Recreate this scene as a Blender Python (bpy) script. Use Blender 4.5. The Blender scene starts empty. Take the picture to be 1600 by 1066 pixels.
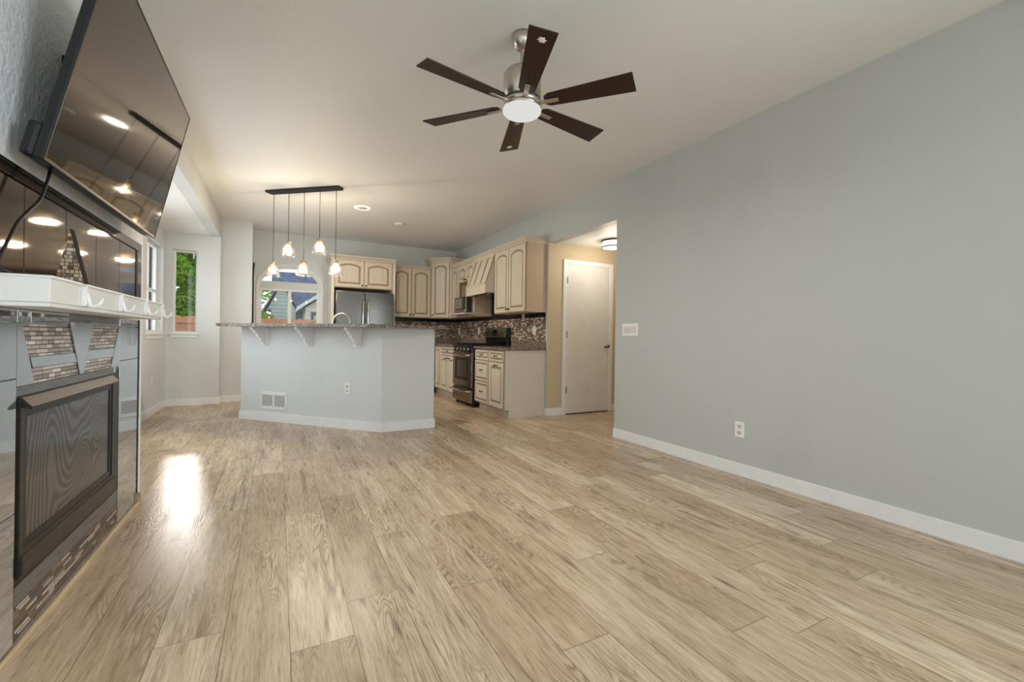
import bpy, bmesh, math, random
from mathutils import Vector, Matrix
random.seed(7)
S = bpy.context.scene
COL = S.collection

# ------------------------------------------------------------------ camera, world, big lights, exposure
FPX, YAW, ROLL, EYE, CYPX = 690.0, .4863, .0143, 1.043, 526.6
cd = bpy.data.cameras.new('camera'); cam = bpy.data.objects.new('camera', cd); COL.objects.link(cam)
cd.sensor_width = 36; cd.sensor_fit = 'HORIZONTAL'; cd.lens = FPX * 36 / 1600
cd.shift_y = -(533 - CYPX) / 1600; cd.clip_start = .02; cd.clip_end = 200
_c, _s = math.cos(YAW), math.sin(YAW)
_F = Vector((_s, _c, 0)); _R = Vector((_c, -_s, 0)); _U = Vector((0, 0, 1))
_rx = _R * math.cos(ROLL) + _U * math.sin(ROLL); _ry = _U * math.cos(ROLL) - _R * math.sin(ROLL)
_M = Matrix((( _rx.x, _ry.x, -_F.x, 0), (_rx.y, _ry.y, -_F.y, 0), (_rx.z, _ry.z, -_F.z, EYE), (0, 0, 0, 1)))
cam.matrix_world = _M
S.camera = cam
S.view_settings.view_transform = 'Standard'; S.view_settings.look = 'None'
S.view_settings.exposure = -0.16; S.view_settings.gamma = 1.0
try: S.view_settings.use_curve_mapping = False
except Exception: pass
try:
    S.cycles.use_denoising = True
    S.cycles.max_bounces = 10; S.cycles.diffuse_bounces = 6; S.cycles.glossy_bounces = 5
    S.cycles.transparent_max_bounces = 24; S.cycles.transmission_bounces = 8
    S.cycles.sample_clamp_indirect = 6.0; S.cycles.caustics_refractive = False
except Exception: pass

W = bpy.data.worlds.new('sky'); S.world = W; W.use_nodes = True
_nt = W.node_tree; _nt.nodes.clear()
_o = _nt.nodes.new('ShaderNodeOutputWorld'); _b = _nt.nodes.new('ShaderNodeBackground')
_b.inputs[0].default_value = (.86, .92, 1.0, 1); _b.inputs[1].default_value = 1.6
_nt.links.new(_b.outputs[0], _o.inputs[0])

def area(name, loc, direction, sx, sy, power, color=(1, 1, 1)):
    l = bpy.data.lights.new(name, 'AREA'); l.shape = 'RECTANGLE'; l.size = sx; l.size_y = sy
    l.energy = power; l.color = color
    o = bpy.data.objects.new(name, l); COL.objects.link(o); o.location = loc
    o.rotation_euler = Vector(direction).to_track_quat('-Z', 'Y').to_euler()
    return o
def point(name, loc, power, color, r=.03, parent=None):
    l = bpy.data.lights.new(name, 'POINT'); l.energy = power; l.color = color; l.shadow_soft_size = r
    o = bpy.data.objects.new(name, l); COL.objects.link(o)
    if parent: o.parent = parent; o.location = Vector(loc) - parent.location
    else: o.location = loc
    return o
DAY = (.84, .935, 1.0)
# area lamps standing in for daylight at the window openings, some unseen
area('daylight_patio_door', (1.55, -4.06, 1.22), (0, 1, 0), 2.6, 2.0, 26, DAY)
area('side_fill_light', (3.25, -2.0, 1.5), (-1, 0, 0), 1.95, 1.4, 150, DAY)  # unseen fill lamp, added to brighten the left wall
area('daylight_bay', (-1.52, 5.05, 1.6), (1, 0, 0), 2.25, 1.2, 20, DAY)
area('daylight_bay_far', (-1.57, 7.11, 1.61), (1, 0, 0), .78, 1.1, 12, DAY)
SUN = bpy.data.lights.new('sun', 'SUN'); SUN.energy = .30; SUN.angle = .03; SUN.color = (1, .95, .88)
_so = bpy.data.objects.new('sun', SUN); COL.objects.link(_so)
_so.rotation_euler = Vector((.149, -1, -.334)).to_track_quat('-Z', 'Y').to_euler()

# ------------------------------------------------------------------ materials
def lin(r, g, b):
    f = lambda v: (v / 255 / 12.92) if v / 255 <= .04045 else ((v / 255 + .055) / 1.055) ** 2.4
    return (f(r), f(g), f(b), 1)
class NT:
    def __init__(s, name):
        s.m = bpy.data.materials.new(name); s.m.use_nodes = True
        s.t = s.m.node_tree; s.t.nodes.clear()
        s.out = s.t.nodes.new('ShaderNodeOutputMaterial')
    def n(s, typ, **kw):
        x = s.t.nodes.new(typ)
        for k, v in kw.items(): setattr(x, k, v)
        return x
    def l(s, a, b): s.t.links.new(a, b)
    def inp(s, node, key, v):
        if hasattr(v, 'node'): s.l(v, node.inputs[key])
        else: node.inputs[key].default_value = v
    def math(s, op, a, b=None, c=None, clamp=False):
        x = s.n('ShaderNodeMath', operation=op, use_clamp=clamp)
        s.inp(x, 0, a)
        if b is not None: s.inp(x, 1, b)
        if c is not None: s.inp(x, 2, c)
        return x.outputs[0]
    def mix(s, f, a, b, blend='MIX'):
        x = s.n('ShaderNodeMix', data_type='RGBA', blend_type=blend)
        s.inp(x, 0, f); s.inp(x, 6, a); s.inp(x, 7, b)
        return x.outputs[2]
    def noise(s, vec, scale=5, detail=2, rough=.5, dist=0.0):
        x = s.n('ShaderNodeTexNoise')
        if vec is not None: s.l(vec, x.inputs['Vector'])
        x.inputs['Scale'].default_value = scale; x.inputs['Detail'].default_value = detail
        x.inputs['Roughness'].default_value = rough; x.inputs['Distortion'].default_value = dist
        return x.outputs['Fac']
    def ramp(s, f, stops, interp='LINEAR'):
        x = s.n('ShaderNodeValToRGB'); x.color_ramp.interpolation = interp
        e = x.color_ramp.elements
        while len(e) < len(stops): e.new(.5)
        for i, (p, c) in enumerate(stops): e[i].position = p; e[i].color = c
        s.l(f, x.inputs[0]); return x.outputs[0]
    def pos(s): return s.n('ShaderNodeNewGeometry').outputs['Position']
    def sep(s, v):
        x = s.n('ShaderNodeSeparateXYZ'); s.l(v, x.inputs[0]); return x.outputs
    def comb(s, a, b, c):
        x = s.n('ShaderNodeCombineXYZ'); s.inp(x, 0, a); s.inp(x, 1, b); s.inp(x, 2, c); return x.outputs[0]
    def bsdf(s, color, rough=.5, metal=0, ior=1.45, bump=None, bstr=.2, bdist=.01, coat=0, **kw):
        p = s.n('ShaderNodeBsdfPrincipled')
        s.inp(p, 'Base Color', color); s.inp(p, 'Roughness', rough); s.inp(p, 'Metallic', metal); s.inp(p, 'IOR', ior)
        if coat: p.inputs['Coat Weight'].default_value = coat; p.inputs['Coat Roughness'].default_value = .05
        for k, v in kw.items(): s.inp(p, k, v)
        if bump is not None:
            b = s.n('ShaderNodeBump'); b.inputs['Strength'].default_value = bstr; b.inputs['Distance'].default_value = bdist
            s.l(bump, b.inputs['Height']); s.l(b.outputs[0], p.inputs['Normal'])
        s.l(p.outputs[0], s.out.inputs[0]); return p
def plain(name, col, rough=.5, metal=0, ior=1.45, vary=.06, scale=9, bstr=0, coat=0):
    t = NT(name); p = t.pos(); f = t.noise(p, scale, 3)
    c2 = tuple(max(0, x * (1 - vary * 2)) for x in col[:3]) + (1,)
    c3 = tuple(min(1, x * (1 + vary)) for x in col[:3]) + (1,)
    t.bsdf(t.ramp(f, [(.3, c2), (.7, c3)]), rough, metal, ior, bump=f if bstr else None, bstr=bstr, coat=coat)
    return t.m
def emit(name, col, strength):
    t = NT(name); e = t.n('ShaderNodeEmission'); e.inputs[0].default_value = col; e.inputs[1].default_value = strength
    t.l(e.outputs[0], t.out.inputs[0]); return t.m
def paint(name, col, bump=.25, smudge=0.0):
    t = NT(name); p = t.pos()
    b = t.noise(p, 95, 3, .6); b2 = t.noise(p, 38, 2)
    h = t.math('ADD', t.math('MULTIPLY', b, .5), b2)
    c = t.mix(t.math('MULTIPLY', t.noise(p, .9, 3), .5), col, tuple(x * .94 for x in col[:3]) + (1,))
    if smudge:
        x, y, z = t.sep(p)
        m = t.noise(t.comb(t.math('MULTIPLY', x, 1.5), t.math('MULTIPLY', y, 1.5), t.math('MULTIPLY', z, .55)), 1.0, 4, .55)
        m = t.ramp(m, [(.52, (0, 0, 0, 1)), (.72, (1, 1, 1, 1))])
        c = t.mix(t.math('MULTIPLY', m, smudge), c, tuple(x * .80 for x in col[:3]) + (1,))
    t.bsdf(c, .55, bump=h, bstr=bump, bdist=.006)
    return t.m
def mosaic(name, bw, bh, palette, mortar, rough=.25, gap=.0016, drop=0.0, ior=1.5):
    t = NT(name); x, y, z = t.sep(t.pos())
    u = t.math('ADD', x, y)
    rowf = t.math('DIVIDE', z, bh); row = t.math('FLOOR', rowf)
    wn = t.n('ShaderNodeTexWhiteNoise', noise_dimensions='1D'); t.l(row, wn.inputs['W'])
    wide = t.math('MULTIPLY_ADD', wn.outputs[0], bw * .7, bw * .65)
    uf = t.math('ADD', t.math('DIVIDE', u, wide), t.math('MULTIPLY', wn.outputs[0], 17.3))
    col = t.math('FLOOR', uf)
    w2 = t.n('ShaderNodeTexWhiteNoise', noise_dimensions='2D'); t.l(t.comb(col, row, 0), w2.inputs['Vector'])
    n = len(palette)
    c = t.ramp(w2.outputs[0], [(i / n, p) for i, p in enumerate(palette)], 'CONSTANT')
    gr = t.noise(t.comb(t.math('MULTIPLY', u, 40), t.math('MULTIPLY', z, 160), row), 1, 3)
    c = t.mix(t.math('MULTIPLY', gr, .5), c, (.03, .025, .02, 1), 'MULTIPLY')
    fu = t.math('FRACT', uf); fv = t.math('FRACT', rowf)
    du = t.math('MULTIPLY', t.math('MINIMUM', fu, t.math('SUBTRACT', 1, fu)), wide)
    dv = t.math('MULTIPLY', t.math('MINIMUM', fv, t.math('SUBTRACT', 1, fv)), bh)
    d = t.math('MINIMUM', du, dv)
    g = t.math('LESS_THAN', d, gap)
    c = t.mix(g, c, mortar)
    h = t.math('MULTIPLY', t.math('SUBTRACT', 1, g), t.math('MULTIPLY_ADD', w2.outputs[0], .6, .4))
    t.bsdf(c, t.math('MULTIPLY_ADD', g, .5, rough), bump=h, bstr=.5, bdist=.004, ior=ior)
    return t.m

M = {}
WHITE = lin(212, 216, 216)
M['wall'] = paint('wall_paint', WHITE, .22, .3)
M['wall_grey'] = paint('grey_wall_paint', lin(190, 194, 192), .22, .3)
M['wall_rough'] = paint('textured_wall_paint', lin(240, 244, 245), 1.0)  # same paint as the other walls, lightened to make up for weak light
M['ceiling'] = paint('ceiling_paint', lin(234, 236, 233), .30)
M['tan'] = paint('hall_paint', lin(202, 186, 156), .15)
M['trim'] = plain('trim_white', lin(232, 234, 234), .35, vary=.02)
M['door'] = plain('door_white', lin(226, 223, 219), .4, vary=.02)
M['plate'] = plain('plate_plastic', lin(238, 237, 232), .3, vary=.01)
M['slot'] = plain('slot_dark', lin(120, 116, 108), .5)
M['slotgrey'] = plain('rocker_grey', lin(212, 212, 204), .4)
M['grille'] = plain('grille_louvre', lin(205, 205, 203), .5)
M['black'] = plain('black_metal', lin(22, 21, 21), .4)
M['blackgloss'] = plain('black_gloss', lin(10, 10, 11), .12, ior=1.6)
M['blackplastic'] = plain('black_plastic', lin(18, 19, 21), .3)
M['nickel'] = plain('brushed_nickel', lin(200, 192, 182), .28, 1, vary=.05, scale=40)
M['fridgesteel'] = plain('fridge_stainless', lin(92, 88, 83), .17, 1, vary=.03, scale=14)
M['steel'] = plain('stainless', lin(176, 168, 160), .22, 1, vary=.04, scale=30)
M['steeldark'] = plain('stainless_dark', lin(150, 140, 130), .2, 1, vary=.04, scale=30)
M['chrome'] = plain('chrome', lin(220, 216, 210), .12, 1)
M['bronze'] = plain('dark_bronze', lin(58, 46, 38), .35, .8)
M['brass'] = plain('brass', lin(205, 170, 110), .3, 1)
M['mantel'] = plain('mantel_white', lin(232, 232, 230), .3, vary=.015)
M['hookwhite'] = plain('hook_white', lin(244, 244, 244), .2, vary=.01)
M['fanglass'] = None
M['canlens'] = plain('lens_grey', lin(205, 196, 184), .4)
M['blackfelt'] = plain('black_board', lin(16, 14, 13), .8)
M['bulb'] = None
def cream(name, a, b):
    t = NT(name); x, y, z = t.sep(t.pos())
    g = t.noise(t.comb(t.math('MULTIPLY', x, 22), t.math('MULTIPLY', y, 22), t.math('MULTIPLY', z, 2.2)), 1.6, 4, .6)
    t.bsdf(t.ramp(g, [(.3, a), (.7, b)]), .42, bump=g, bstr=.05); return t.m
M['cream'] = cream('cabinet_cream', lin(196, 183, 165), lin(209, 198, 181))
M['creampale'] = cream('cabinet_pale', lin(214, 205, 191), lin(225, 217, 205))
M['glaze'] = plain('cabinet_glaze', lin(158, 132, 103), .5)
M['glazepale'] = plain('cabinet_glaze_pale', lin(164, 146, 124), .5)
M['endpanel'] = cream('end_panel', lin(188, 165, 140), lin(198, 177, 153))
M['endpale'] = cream('end_panel_pale', lin(208, 198, 184), lin(216, 207, 194))
# granite
def granite(name):
    t = NT(name); p = t.pos()
    v = t.n('ShaderNodeTexVoronoi'); v.inputs['Scale'].default_value = 150; t.l(p, v.inputs['Vector'])
    h = t.n('ShaderNodeSeparateColor'); t.l(v.outputs['Color'], h.inputs[0])
    c = t.ramp(h.outputs[0], [(0, lin(48, 40, 36)), (.2, lin(120, 104, 92)), (.42, lin(160, 142, 124)), (.62, lin(96, 82, 72)), (.78, lin(190, 174, 156)), (.93, lin(34, 30, 28))], 'CONSTANT')
    t.bsdf(c, .18); return t.m
M['granite'] = granite('granite')
M['splash'] = mosaic('backsplash_mosaic', .07, .019, [lin(128, 92, 70), lin(206, 192, 174), lin(96, 80, 68), lin(232, 224, 212), lin(160, 128, 100), lin(224, 214, 200), lin(104, 76, 58), lin(140, 110, 88), lin(70, 58, 50), lin(176, 150, 124)], lin(150, 136, 122), .22)
def blacktile(name, w, h):
    t = NT(name); x, y, z = t.sep(t.pos()); u = t.math('ADD', x, y)
    fu = t.math('FRACT', t.math('DIVIDE', u, w))
    g = t.math('LESS_THAN', t.math('MINIMUM', fu, t.math('SUBTRACT', 1, fu)), .012)
    t.bsdf(t.mix(g, lin(10, 10, 10), lin(60, 56, 52)), .12); return t.m
M['blacktile'] = blacktile('black_border_tile', .15, .06)
M['stone_pale'] = mosaic('fireplace_mosaic_pale', .072, .0155, [lin(222, 212, 200), lin(168, 156, 144), lin(240, 234, 224), lin(196, 180, 166), lin(146, 134, 126), lin(214, 204, 196), lin(180, 170, 162)], lin(58, 50, 45), .3, .0014)
M['stone_mix'] = mosaic('fireplace_mosaic_mix', .075, .0125, [lin(120, 84, 62), lin(92, 82, 74), lin(196, 186, 172), lin(84, 74, 68), lin(132, 96, 70), lin(104, 96, 90), lin(70, 60, 54), lin(150, 122, 98), lin(112, 88, 70), lin(210, 202, 190)], lin(58, 50, 45), .3, .0012)
def slate(name):
    t = NT(name); p = t.pos(); x, y, z = t.sep(p)
    g = t.noise(t.comb(t.math('MULTIPLY', x, 9), t.math('MULTIPLY', y, 6), t.math('MULTIPLY', z, 60)), 1.2, 5, .65, .4)
    t.bsdf(t.ramp(g, [(.3, lin(46, 46, 48)), (.5, lin(108, 106, 104)), (.7, lin(76, 74, 72))]), .35, bump=g, bstr=.2); return t.m
M['slate'] = slate('slate_strip')
def gloss_tile(name):
    t = NT(name); p = t.pos(); f = t.noise(p, 5, 3)
    t.bsdf(t.mix(f, lin(178, 182, 184), lin(196, 200, 202)), .03, .88, 1.5); return t.m
M['tile'] = gloss_tile('fireplace_gloss_tile')
M['bronzemirror'] = None
def bronze_mirror(name):
    t = NT(name); p = t.pos(); f = t.noise(p, 420, 2, .7); f2 = t.noise(p, 6, 3)
    c = t.mix(f2, lin(60, 45, 32), lin(92, 72, 52)); sp = t.ramp(f, [(.40, (.35, .33, .30, 1)), (.62, (1.5, 1.45, 1.35, 1))])
    t.bsdf(t.mix(1.0, c, sp, 'MULTIPLY'), .032, .8, 1.5, bump=f, bstr=.03, bdist=.001, coat=.1, **{'Coat Roughness': .32}); return t.m
M['bronzemirror'] = bronze_mirror('bronze_mirror_tile')
M['screen'] = None
def tvscreen():
    t = NT('tv_screen'); t.bsdf(t.mix(t.noise(t.pos(), 3, 2), lin(14, 12, 11), lin(18, 15, 13)), .035, 0, 2.4, **{'Specular Tint': lin(238, 218, 198)}); return t.m
M['screen'] = tvscreen()
def meshscreen():
    t = NT('fire_screen_mesh'); x, y, z = t.sep(t.pos())
    d = None
    for cy_, cz_, a_, b_ in ((2.27, .60, .17, .34), (2.58, .42, .075, .17), (2.76, .60, .10, .17), (2.45, .30, .3, .15)):
        q = t.math('ADD', t.math('POWER', t.math('DIVIDE', t.math('SUBTRACT', y, cy_), a_), 2.0), t.math('POWER', t.math('DIVIDE', t.math('SUBTRACT', z, cz_), b_), 2.0))
        q = t.math('DIVIDE', 1.0, t.math('ADD', q, .75))
        d = q if d is None else t.math('ADD', d, q)
    d = t.math('ADD', d, t.math('MULTIPLY', t.noise(t.pos(), 9, 2), .10))
    w = t.math('SINE', t.math('MULTIPLY', d, 46))
    fine = t.math('MULTIPLY', t.math('SINE', t.math('MULTIPLY', y, 2600)), t.math('SINE', t.math('MULTIPLY', z, 2600)))
    f = t.math('MULTIPLY_ADD', w, .33, .5)
    f = t.math('ADD', f, t.math('MULTIPLY', fine, .1), clamp=True)
    t.bsdf(t.ramp(f, [(.15, lin(20, 20, 19)), (.85, lin(82, 81, 79))]), .45, .2, coat=.5); return t.m
M['mesh'] = meshscreen()
def brushed(name, a, b, rough, metal):
    t = NT(name); x, y, z = t.sep(t.pos())
    g = t.noise(t.comb(t.math('MULTIPLY', x, 60), t.math('MULTIPLY', y, 4), t.math('MULTIPLY', z, 60)), 1, 4, .6)
    t.bsdf(t.ramp(g, [(.3, a), (.7, b)]), rough, metal); return t.m
M['hood_brown'] = brushed('hearth_hood_metal', lin(46, 38, 33), lin(62, 52, 45), .45, .25)
M['hearth_metal'] = brushed('hearth_frame_metal', lin(52, 48, 44), lin(74, 68, 62), .4, .5)
def darkwood(name, a, b):
    t = NT(name); tc = t.n('ShaderNodeTexCoord'); u, v, _ = t.sep(tc.outputs['UV'])
    g = t.noise(t.comb(t.math('MULTIPLY', u, 3), t.math('MULTIPLY', v, 60), 0), 1.5, 5, .65, .3)
    t.bsdf(t.ramp(g, [(.3, a), (.72, b)]), .32, bump=g, bstr=.04); return t.m
M['blade'] = darkwood('fan_blade_wood', lin(26, 12, 9), lin(58, 32, 22))
def oak(name, a, b):
    t = NT(name); x, y, z = t.sep(t.pos())
    g = t.noise(t.comb(t.math('MULTIPLY', x, 40), t.math('MULTIPLY', y, 3), t.math('MULTIPLY', z, 40)), 1.2, 5, .6, .4)
    t.bsdf(t.ramp(g, [(.3, a), (.7, b)]), .35, bump=g, bstr=.05); return t.m
M['oak'] = oak('oak_moulding', lin(166, 140, 108), lin(196, 172, 138))
def floor_mat():
    t = NT('oak_plank_floor')
    uv = t.n('ShaderNodeUVMap', uv_map='plank').outputs[0]; u, v, _ = t.sep(uv)
    at = t.n('ShaderNodeAttribute', attribute_name='tone'); tone = t.n('ShaderNodeSeparateColor'); t.l(at.outputs['Color'], tone.inputs[0])
    r1, r2, r3 = tone.outputs[0], tone.outputs[1], tone.outputs[2]
    seed = t.math('MULTIPLY', r2, 50)
    fine = t.noise(t.comb(t.math('MULTIPLY', u, 190), t.math('MULTIPLY', v, 9), seed), 1, 4, .65)
    med = t.noise(t.comb(t.math('MULTIPLY', u, 22), t.math('MULTIPLY', v, 2.4), seed), 1, 4, .6, .5)
    # cathedral rings
    field = t.noise(t.comb(t.math('MULTIPLY', u, 7.5), t.math('MULTIPLY', v, 1.15), t.math('ADD', seed, 9)), 1, 2.5, .45, .35)
    ring = t.math('SINE', t.math('MULTIPLY', field, 190))
    ring = t.math('MULTIPLY_ADD', ring, .5, .5)
    ring = t.math('POWER', ring, 2.2)
    patch = t.ramp(t.noise(t.comb(t.math('MULTIPLY', u, 6), t.math('MULTIPLY', v, 1.3), t.math('ADD', seed, 3)), 1, 2), [(.46, (0, 0, 0, 1)), (.60, (1, 1, 1, 1))])
    ring = t.math('MULTIPLY', ring, patch)
    # knots
    vo = t.n('ShaderNodeTexVoronoi', voronoi_dimensions='3D'); vo.inputs['Scale'].default_value = 1
    t.l(t.comb(t.math('MULTIPLY_ADD', fine, .12, t.math('MULTIPLY', u, 11)), t.math('MULTIPLY_ADD', med, .35, t.math('MULTIPLY', v, 2.2)), t.math('MULTIPLY_ADD', med, .5, seed)), vo.inputs['Vector'])
    kn = t.ramp(vo.outputs['Distance'], [(.02, (1, 1, 1, 1)), (.17, (0, 0, 0, 1))])
    hv = t.n('ShaderNodeSeparateColor'); t.l(vo.outputs['Color'], hv.inputs[0])
    kn = t.math('MULTIPLY', kn, t.math('GREATER_THAN', hv.outputs[0], .52))
    streak = t.ramp(t.noise(t.comb(t.math('MULTIPLY', u, 30), t.math('MULTIPLY', v, 1.6), t.math('ADD', seed, 21)), 1, 3, .6, .6), [(.58, (0, 0, 0, 1)), (.75, (1, 1, 1, 1))])
    base = t.mix(r1, lin(186, 162, 136), lin(226, 206, 182))
    c = t.mix(t.math('MULTIPLY', t.ramp(med, [(.36, (0, 0, 0, 1)), (.66, (1, 1, 1, 1))]), .62), base, lin(160, 135, 107))
    c = t.mix(t.math('MULTIPLY', t.ramp(fine, [(.36, (1, 1, 1, 1)), (.55, (0, 0, 0, 1))]), .42), c, lin(132, 108, 82))
    c = t.mix(t.math('MULTIPLY', t.ramp(fine, [(.56, (0, 0, 0, 1)), (.72, (1, 1, 1, 1))]), .35), c, lin(232, 214, 188))
    c = t.mix(t.math('MULTIPLY', ring, .62), c, lin(116, 90, 64))
    c = t.mix(t.math('MULTIPLY', streak, .8), c, lin(104, 82, 60))
    c = t.mix(t.math('MULTIPLY', kn, .8), c, lin(70, 53, 39))
    at2 = t.n('ShaderNodeAttribute', attribute_name='size'); sz = t.n('ShaderNodeSeparateColor'); t.l(at2.outputs['Color'], sz.inputs[0])
    ww, ll = t.math('MULTIPLY', sz.outputs[0], 1.0), t.math('MULTIPLY', sz.outputs[1], 4.0)
    e = t.math('MINIMUM', t.math('MINIMUM', u, t.math('SUBTRACT', ww, u)), t.math('MINIMUM', v, t.math('SUBTRACT', ll, v)))
    seam = t.math('LESS_THAN', e, .0014)
    c = t.mix(t.math('MULTIPLY', seam, .75), c, lin(74, 58, 42))
    h = t.math('SUBTRACT', t.math('MULTIPLY_ADD', fine, .3, t.math('MULTIPLY', med, .4)), t.math('MULTIPLY', t.math('ADD', seam, t.math('MULTIPLY', ring, .25)), 1.0))
    t.bsdf(c, t.math('MULTIPLY_ADD', fine, .14, .22), bump=h, bstr=.32, bdist=.004, ior=1.38)
    return t.m
M['floor'] = floor_mat()
def pane():
    t = NT('clear_pane'); tr = t.n('ShaderNodeBsdfTransparent'); gl = t.n('ShaderNodeBsdfGlossy'); gl.inputs['Roughness'].default_value = .01
    fr = t.n('ShaderNodeFresnel'); fr.inputs[0].default_value = 1.35
    m = t.n('ShaderNodeMixShader'); t.l(fr.outputs[0], m.inputs[0]); t.l(tr.outputs[0], m.inputs[1]); t.l(gl.outputs[0], m.inputs[2])
    t.l(m.outputs[0], t.out.inputs[0]); return t.m
M['pane'] = pane()
def shadeglass(name, tint, dark):
    t = NT(name); tc = t.n('ShaderNodeTexCoord')
    n1 = t.noise(tc.outputs['Object'], 42, 3, .6, 1.5)
    tr = t.n('ShaderNodeBsdfTransparent'); t.l(t.ramp(n1, [(.38, dark), (.55, tint)]), tr.inputs[0])
    gl = t.n('ShaderNodeBsdfGlossy'); gl.inputs['Roughness'].default_value = .04
    b = t.n('ShaderNodeBump'); b.inputs['Strength'].default_value = .8; b.inputs['Distance'].default_value = .006; t.l(n1, b.inputs['Height'])
    t.l(b.outputs[0], gl.inputs['Normal'])
    fr = t.n('ShaderNodeFresnel'); fr.inputs[0].default_value = 1.55; t.l(b.outputs[0], fr.inputs['Normal'])
    tl = t.n('ShaderNodeBsdfTranslucent'); tl.inputs[0].default_value = tint
    mm = t.n('ShaderNodeMixShader'); t.l(t.ramp(n1, [(.42, (.002, .002, .002, 1)), (.62, (.022, .022, .022, 1))]), mm.inputs[0]); t.l(tr.outputs[0], mm.inputs[1]); t.l(tl.outputs[0], mm.inputs[2])
    m = t.n('ShaderNodeMixShader'); t.l(t.math('ADD', fr.outputs[0], .05, clamp=True), m.inputs[0]); t.l(mm.outputs[0], m.inputs[1]); t.l(gl.outputs[0], m.inputs[2])
    t.l(m.outputs[0], t.out.inputs[0]); return t.m
M['shade'] = shadeglass('pendant_glass', (1, .98, .95, 1), (.50, .42, .34, 1))
M['shadeamber'] = shadeglass('pendant_glass_amber', (1, .96, .90, 1), (.42, .27, .17, 1))
def bulbmat():
    t = NT('warm_bulb'); e = t.n('ShaderNodeEmission'); e.inputs[0].default_value = (1, .86, .62, 1); e.inputs[1].default_value = 14
    tr = t.n('ShaderNodeBsdfTransparent'); m = t.n('ShaderNodeMixShader'); m.inputs[0].default_value = .45
    t.l(tr.outputs[0], m.inputs[1]); t.l(e.outputs[0], m.inputs[2]); t.l(m.outputs[0], t.out.inputs[0]); return t.m
M['bulb'] = bulbmat()
M['fanglass'] = emit('lit_fan_lens', (1, .985, .96, 1), .82)
M['canglow'] = emit('lit_trim_ring', (1, .90, .74, 1), 1.6)
M['hallglow'] = emit('hall_lamp_diffuser', (1, .90, .70, 1), 3.0)
# outdoors
def siding(name, a, b, pitch):
    t = NT(name); z = t.sep(t.pos())[2]; f = t.math('FRACT', t.math('DIVIDE', z, pitch))
    t.bsdf(t.mix(t.math('LESS_THAN', f, .12), a, b), .6, bump=f, bstr=.5); return t.m
M['siding'] = siding('grey_siding', lin(188, 197, 190), lin(140, 148, 144), .30)
M['siding2'] = siding('beige_siding', lin(214, 208, 192), lin(170, 164, 150), .30)
M['shingle'] = plain('blue_shingle', lin(92, 105, 130), .8, vary=.2, scale=2.5)
M['fascia'] = plain('white_fascia', lin(225, 225, 222), .5)
M['gutter'] = plain('grey_gutter', lin(110, 114, 114), .5)
M['garage'] = plain('garage_door', lin(190, 184, 170), .5)
M['darktrim'] = plain('dark_trim', lin(52, 56, 66), .5)
M['fence'] = oak('cedar_fence', lin(172, 112, 72), lin(208, 150, 108))
M['grass'] = plain('lawn', lin(92, 112, 60), .9, vary=.25, scale=6)
M['bark'] = plain('bark', lin(78, 64, 50), .9)
def leaf(name, a, b):
    t = NT(name); oi = t.noise(t.pos(), 7, 2)
    c = t.ramp(oi, [(.3, a), (.7, b)])
    d = t.n('ShaderNodeBsdfDiffuse'); tl = t.n('ShaderNodeBsdfTranslucent'); t.l(c, d.inputs[0]); t.l(c, tl.inputs[0])
    m = t.n('ShaderNodeMixShader'); m.inputs[0].default_value = .45; t.l(d.outputs[0], m.inputs[1]); t.l(tl.outputs[0], m.inputs[2])
    t.l(m.outputs[0], t.out.inputs[0]); return t.m
M['leaf'] = leaf('leaf_green', lin(96, 150, 42), lin(170, 206, 84))
M['leaf2'] = leaf('leaf_yellow', lin(96, 118, 40), lin(176, 184, 72))

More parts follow.
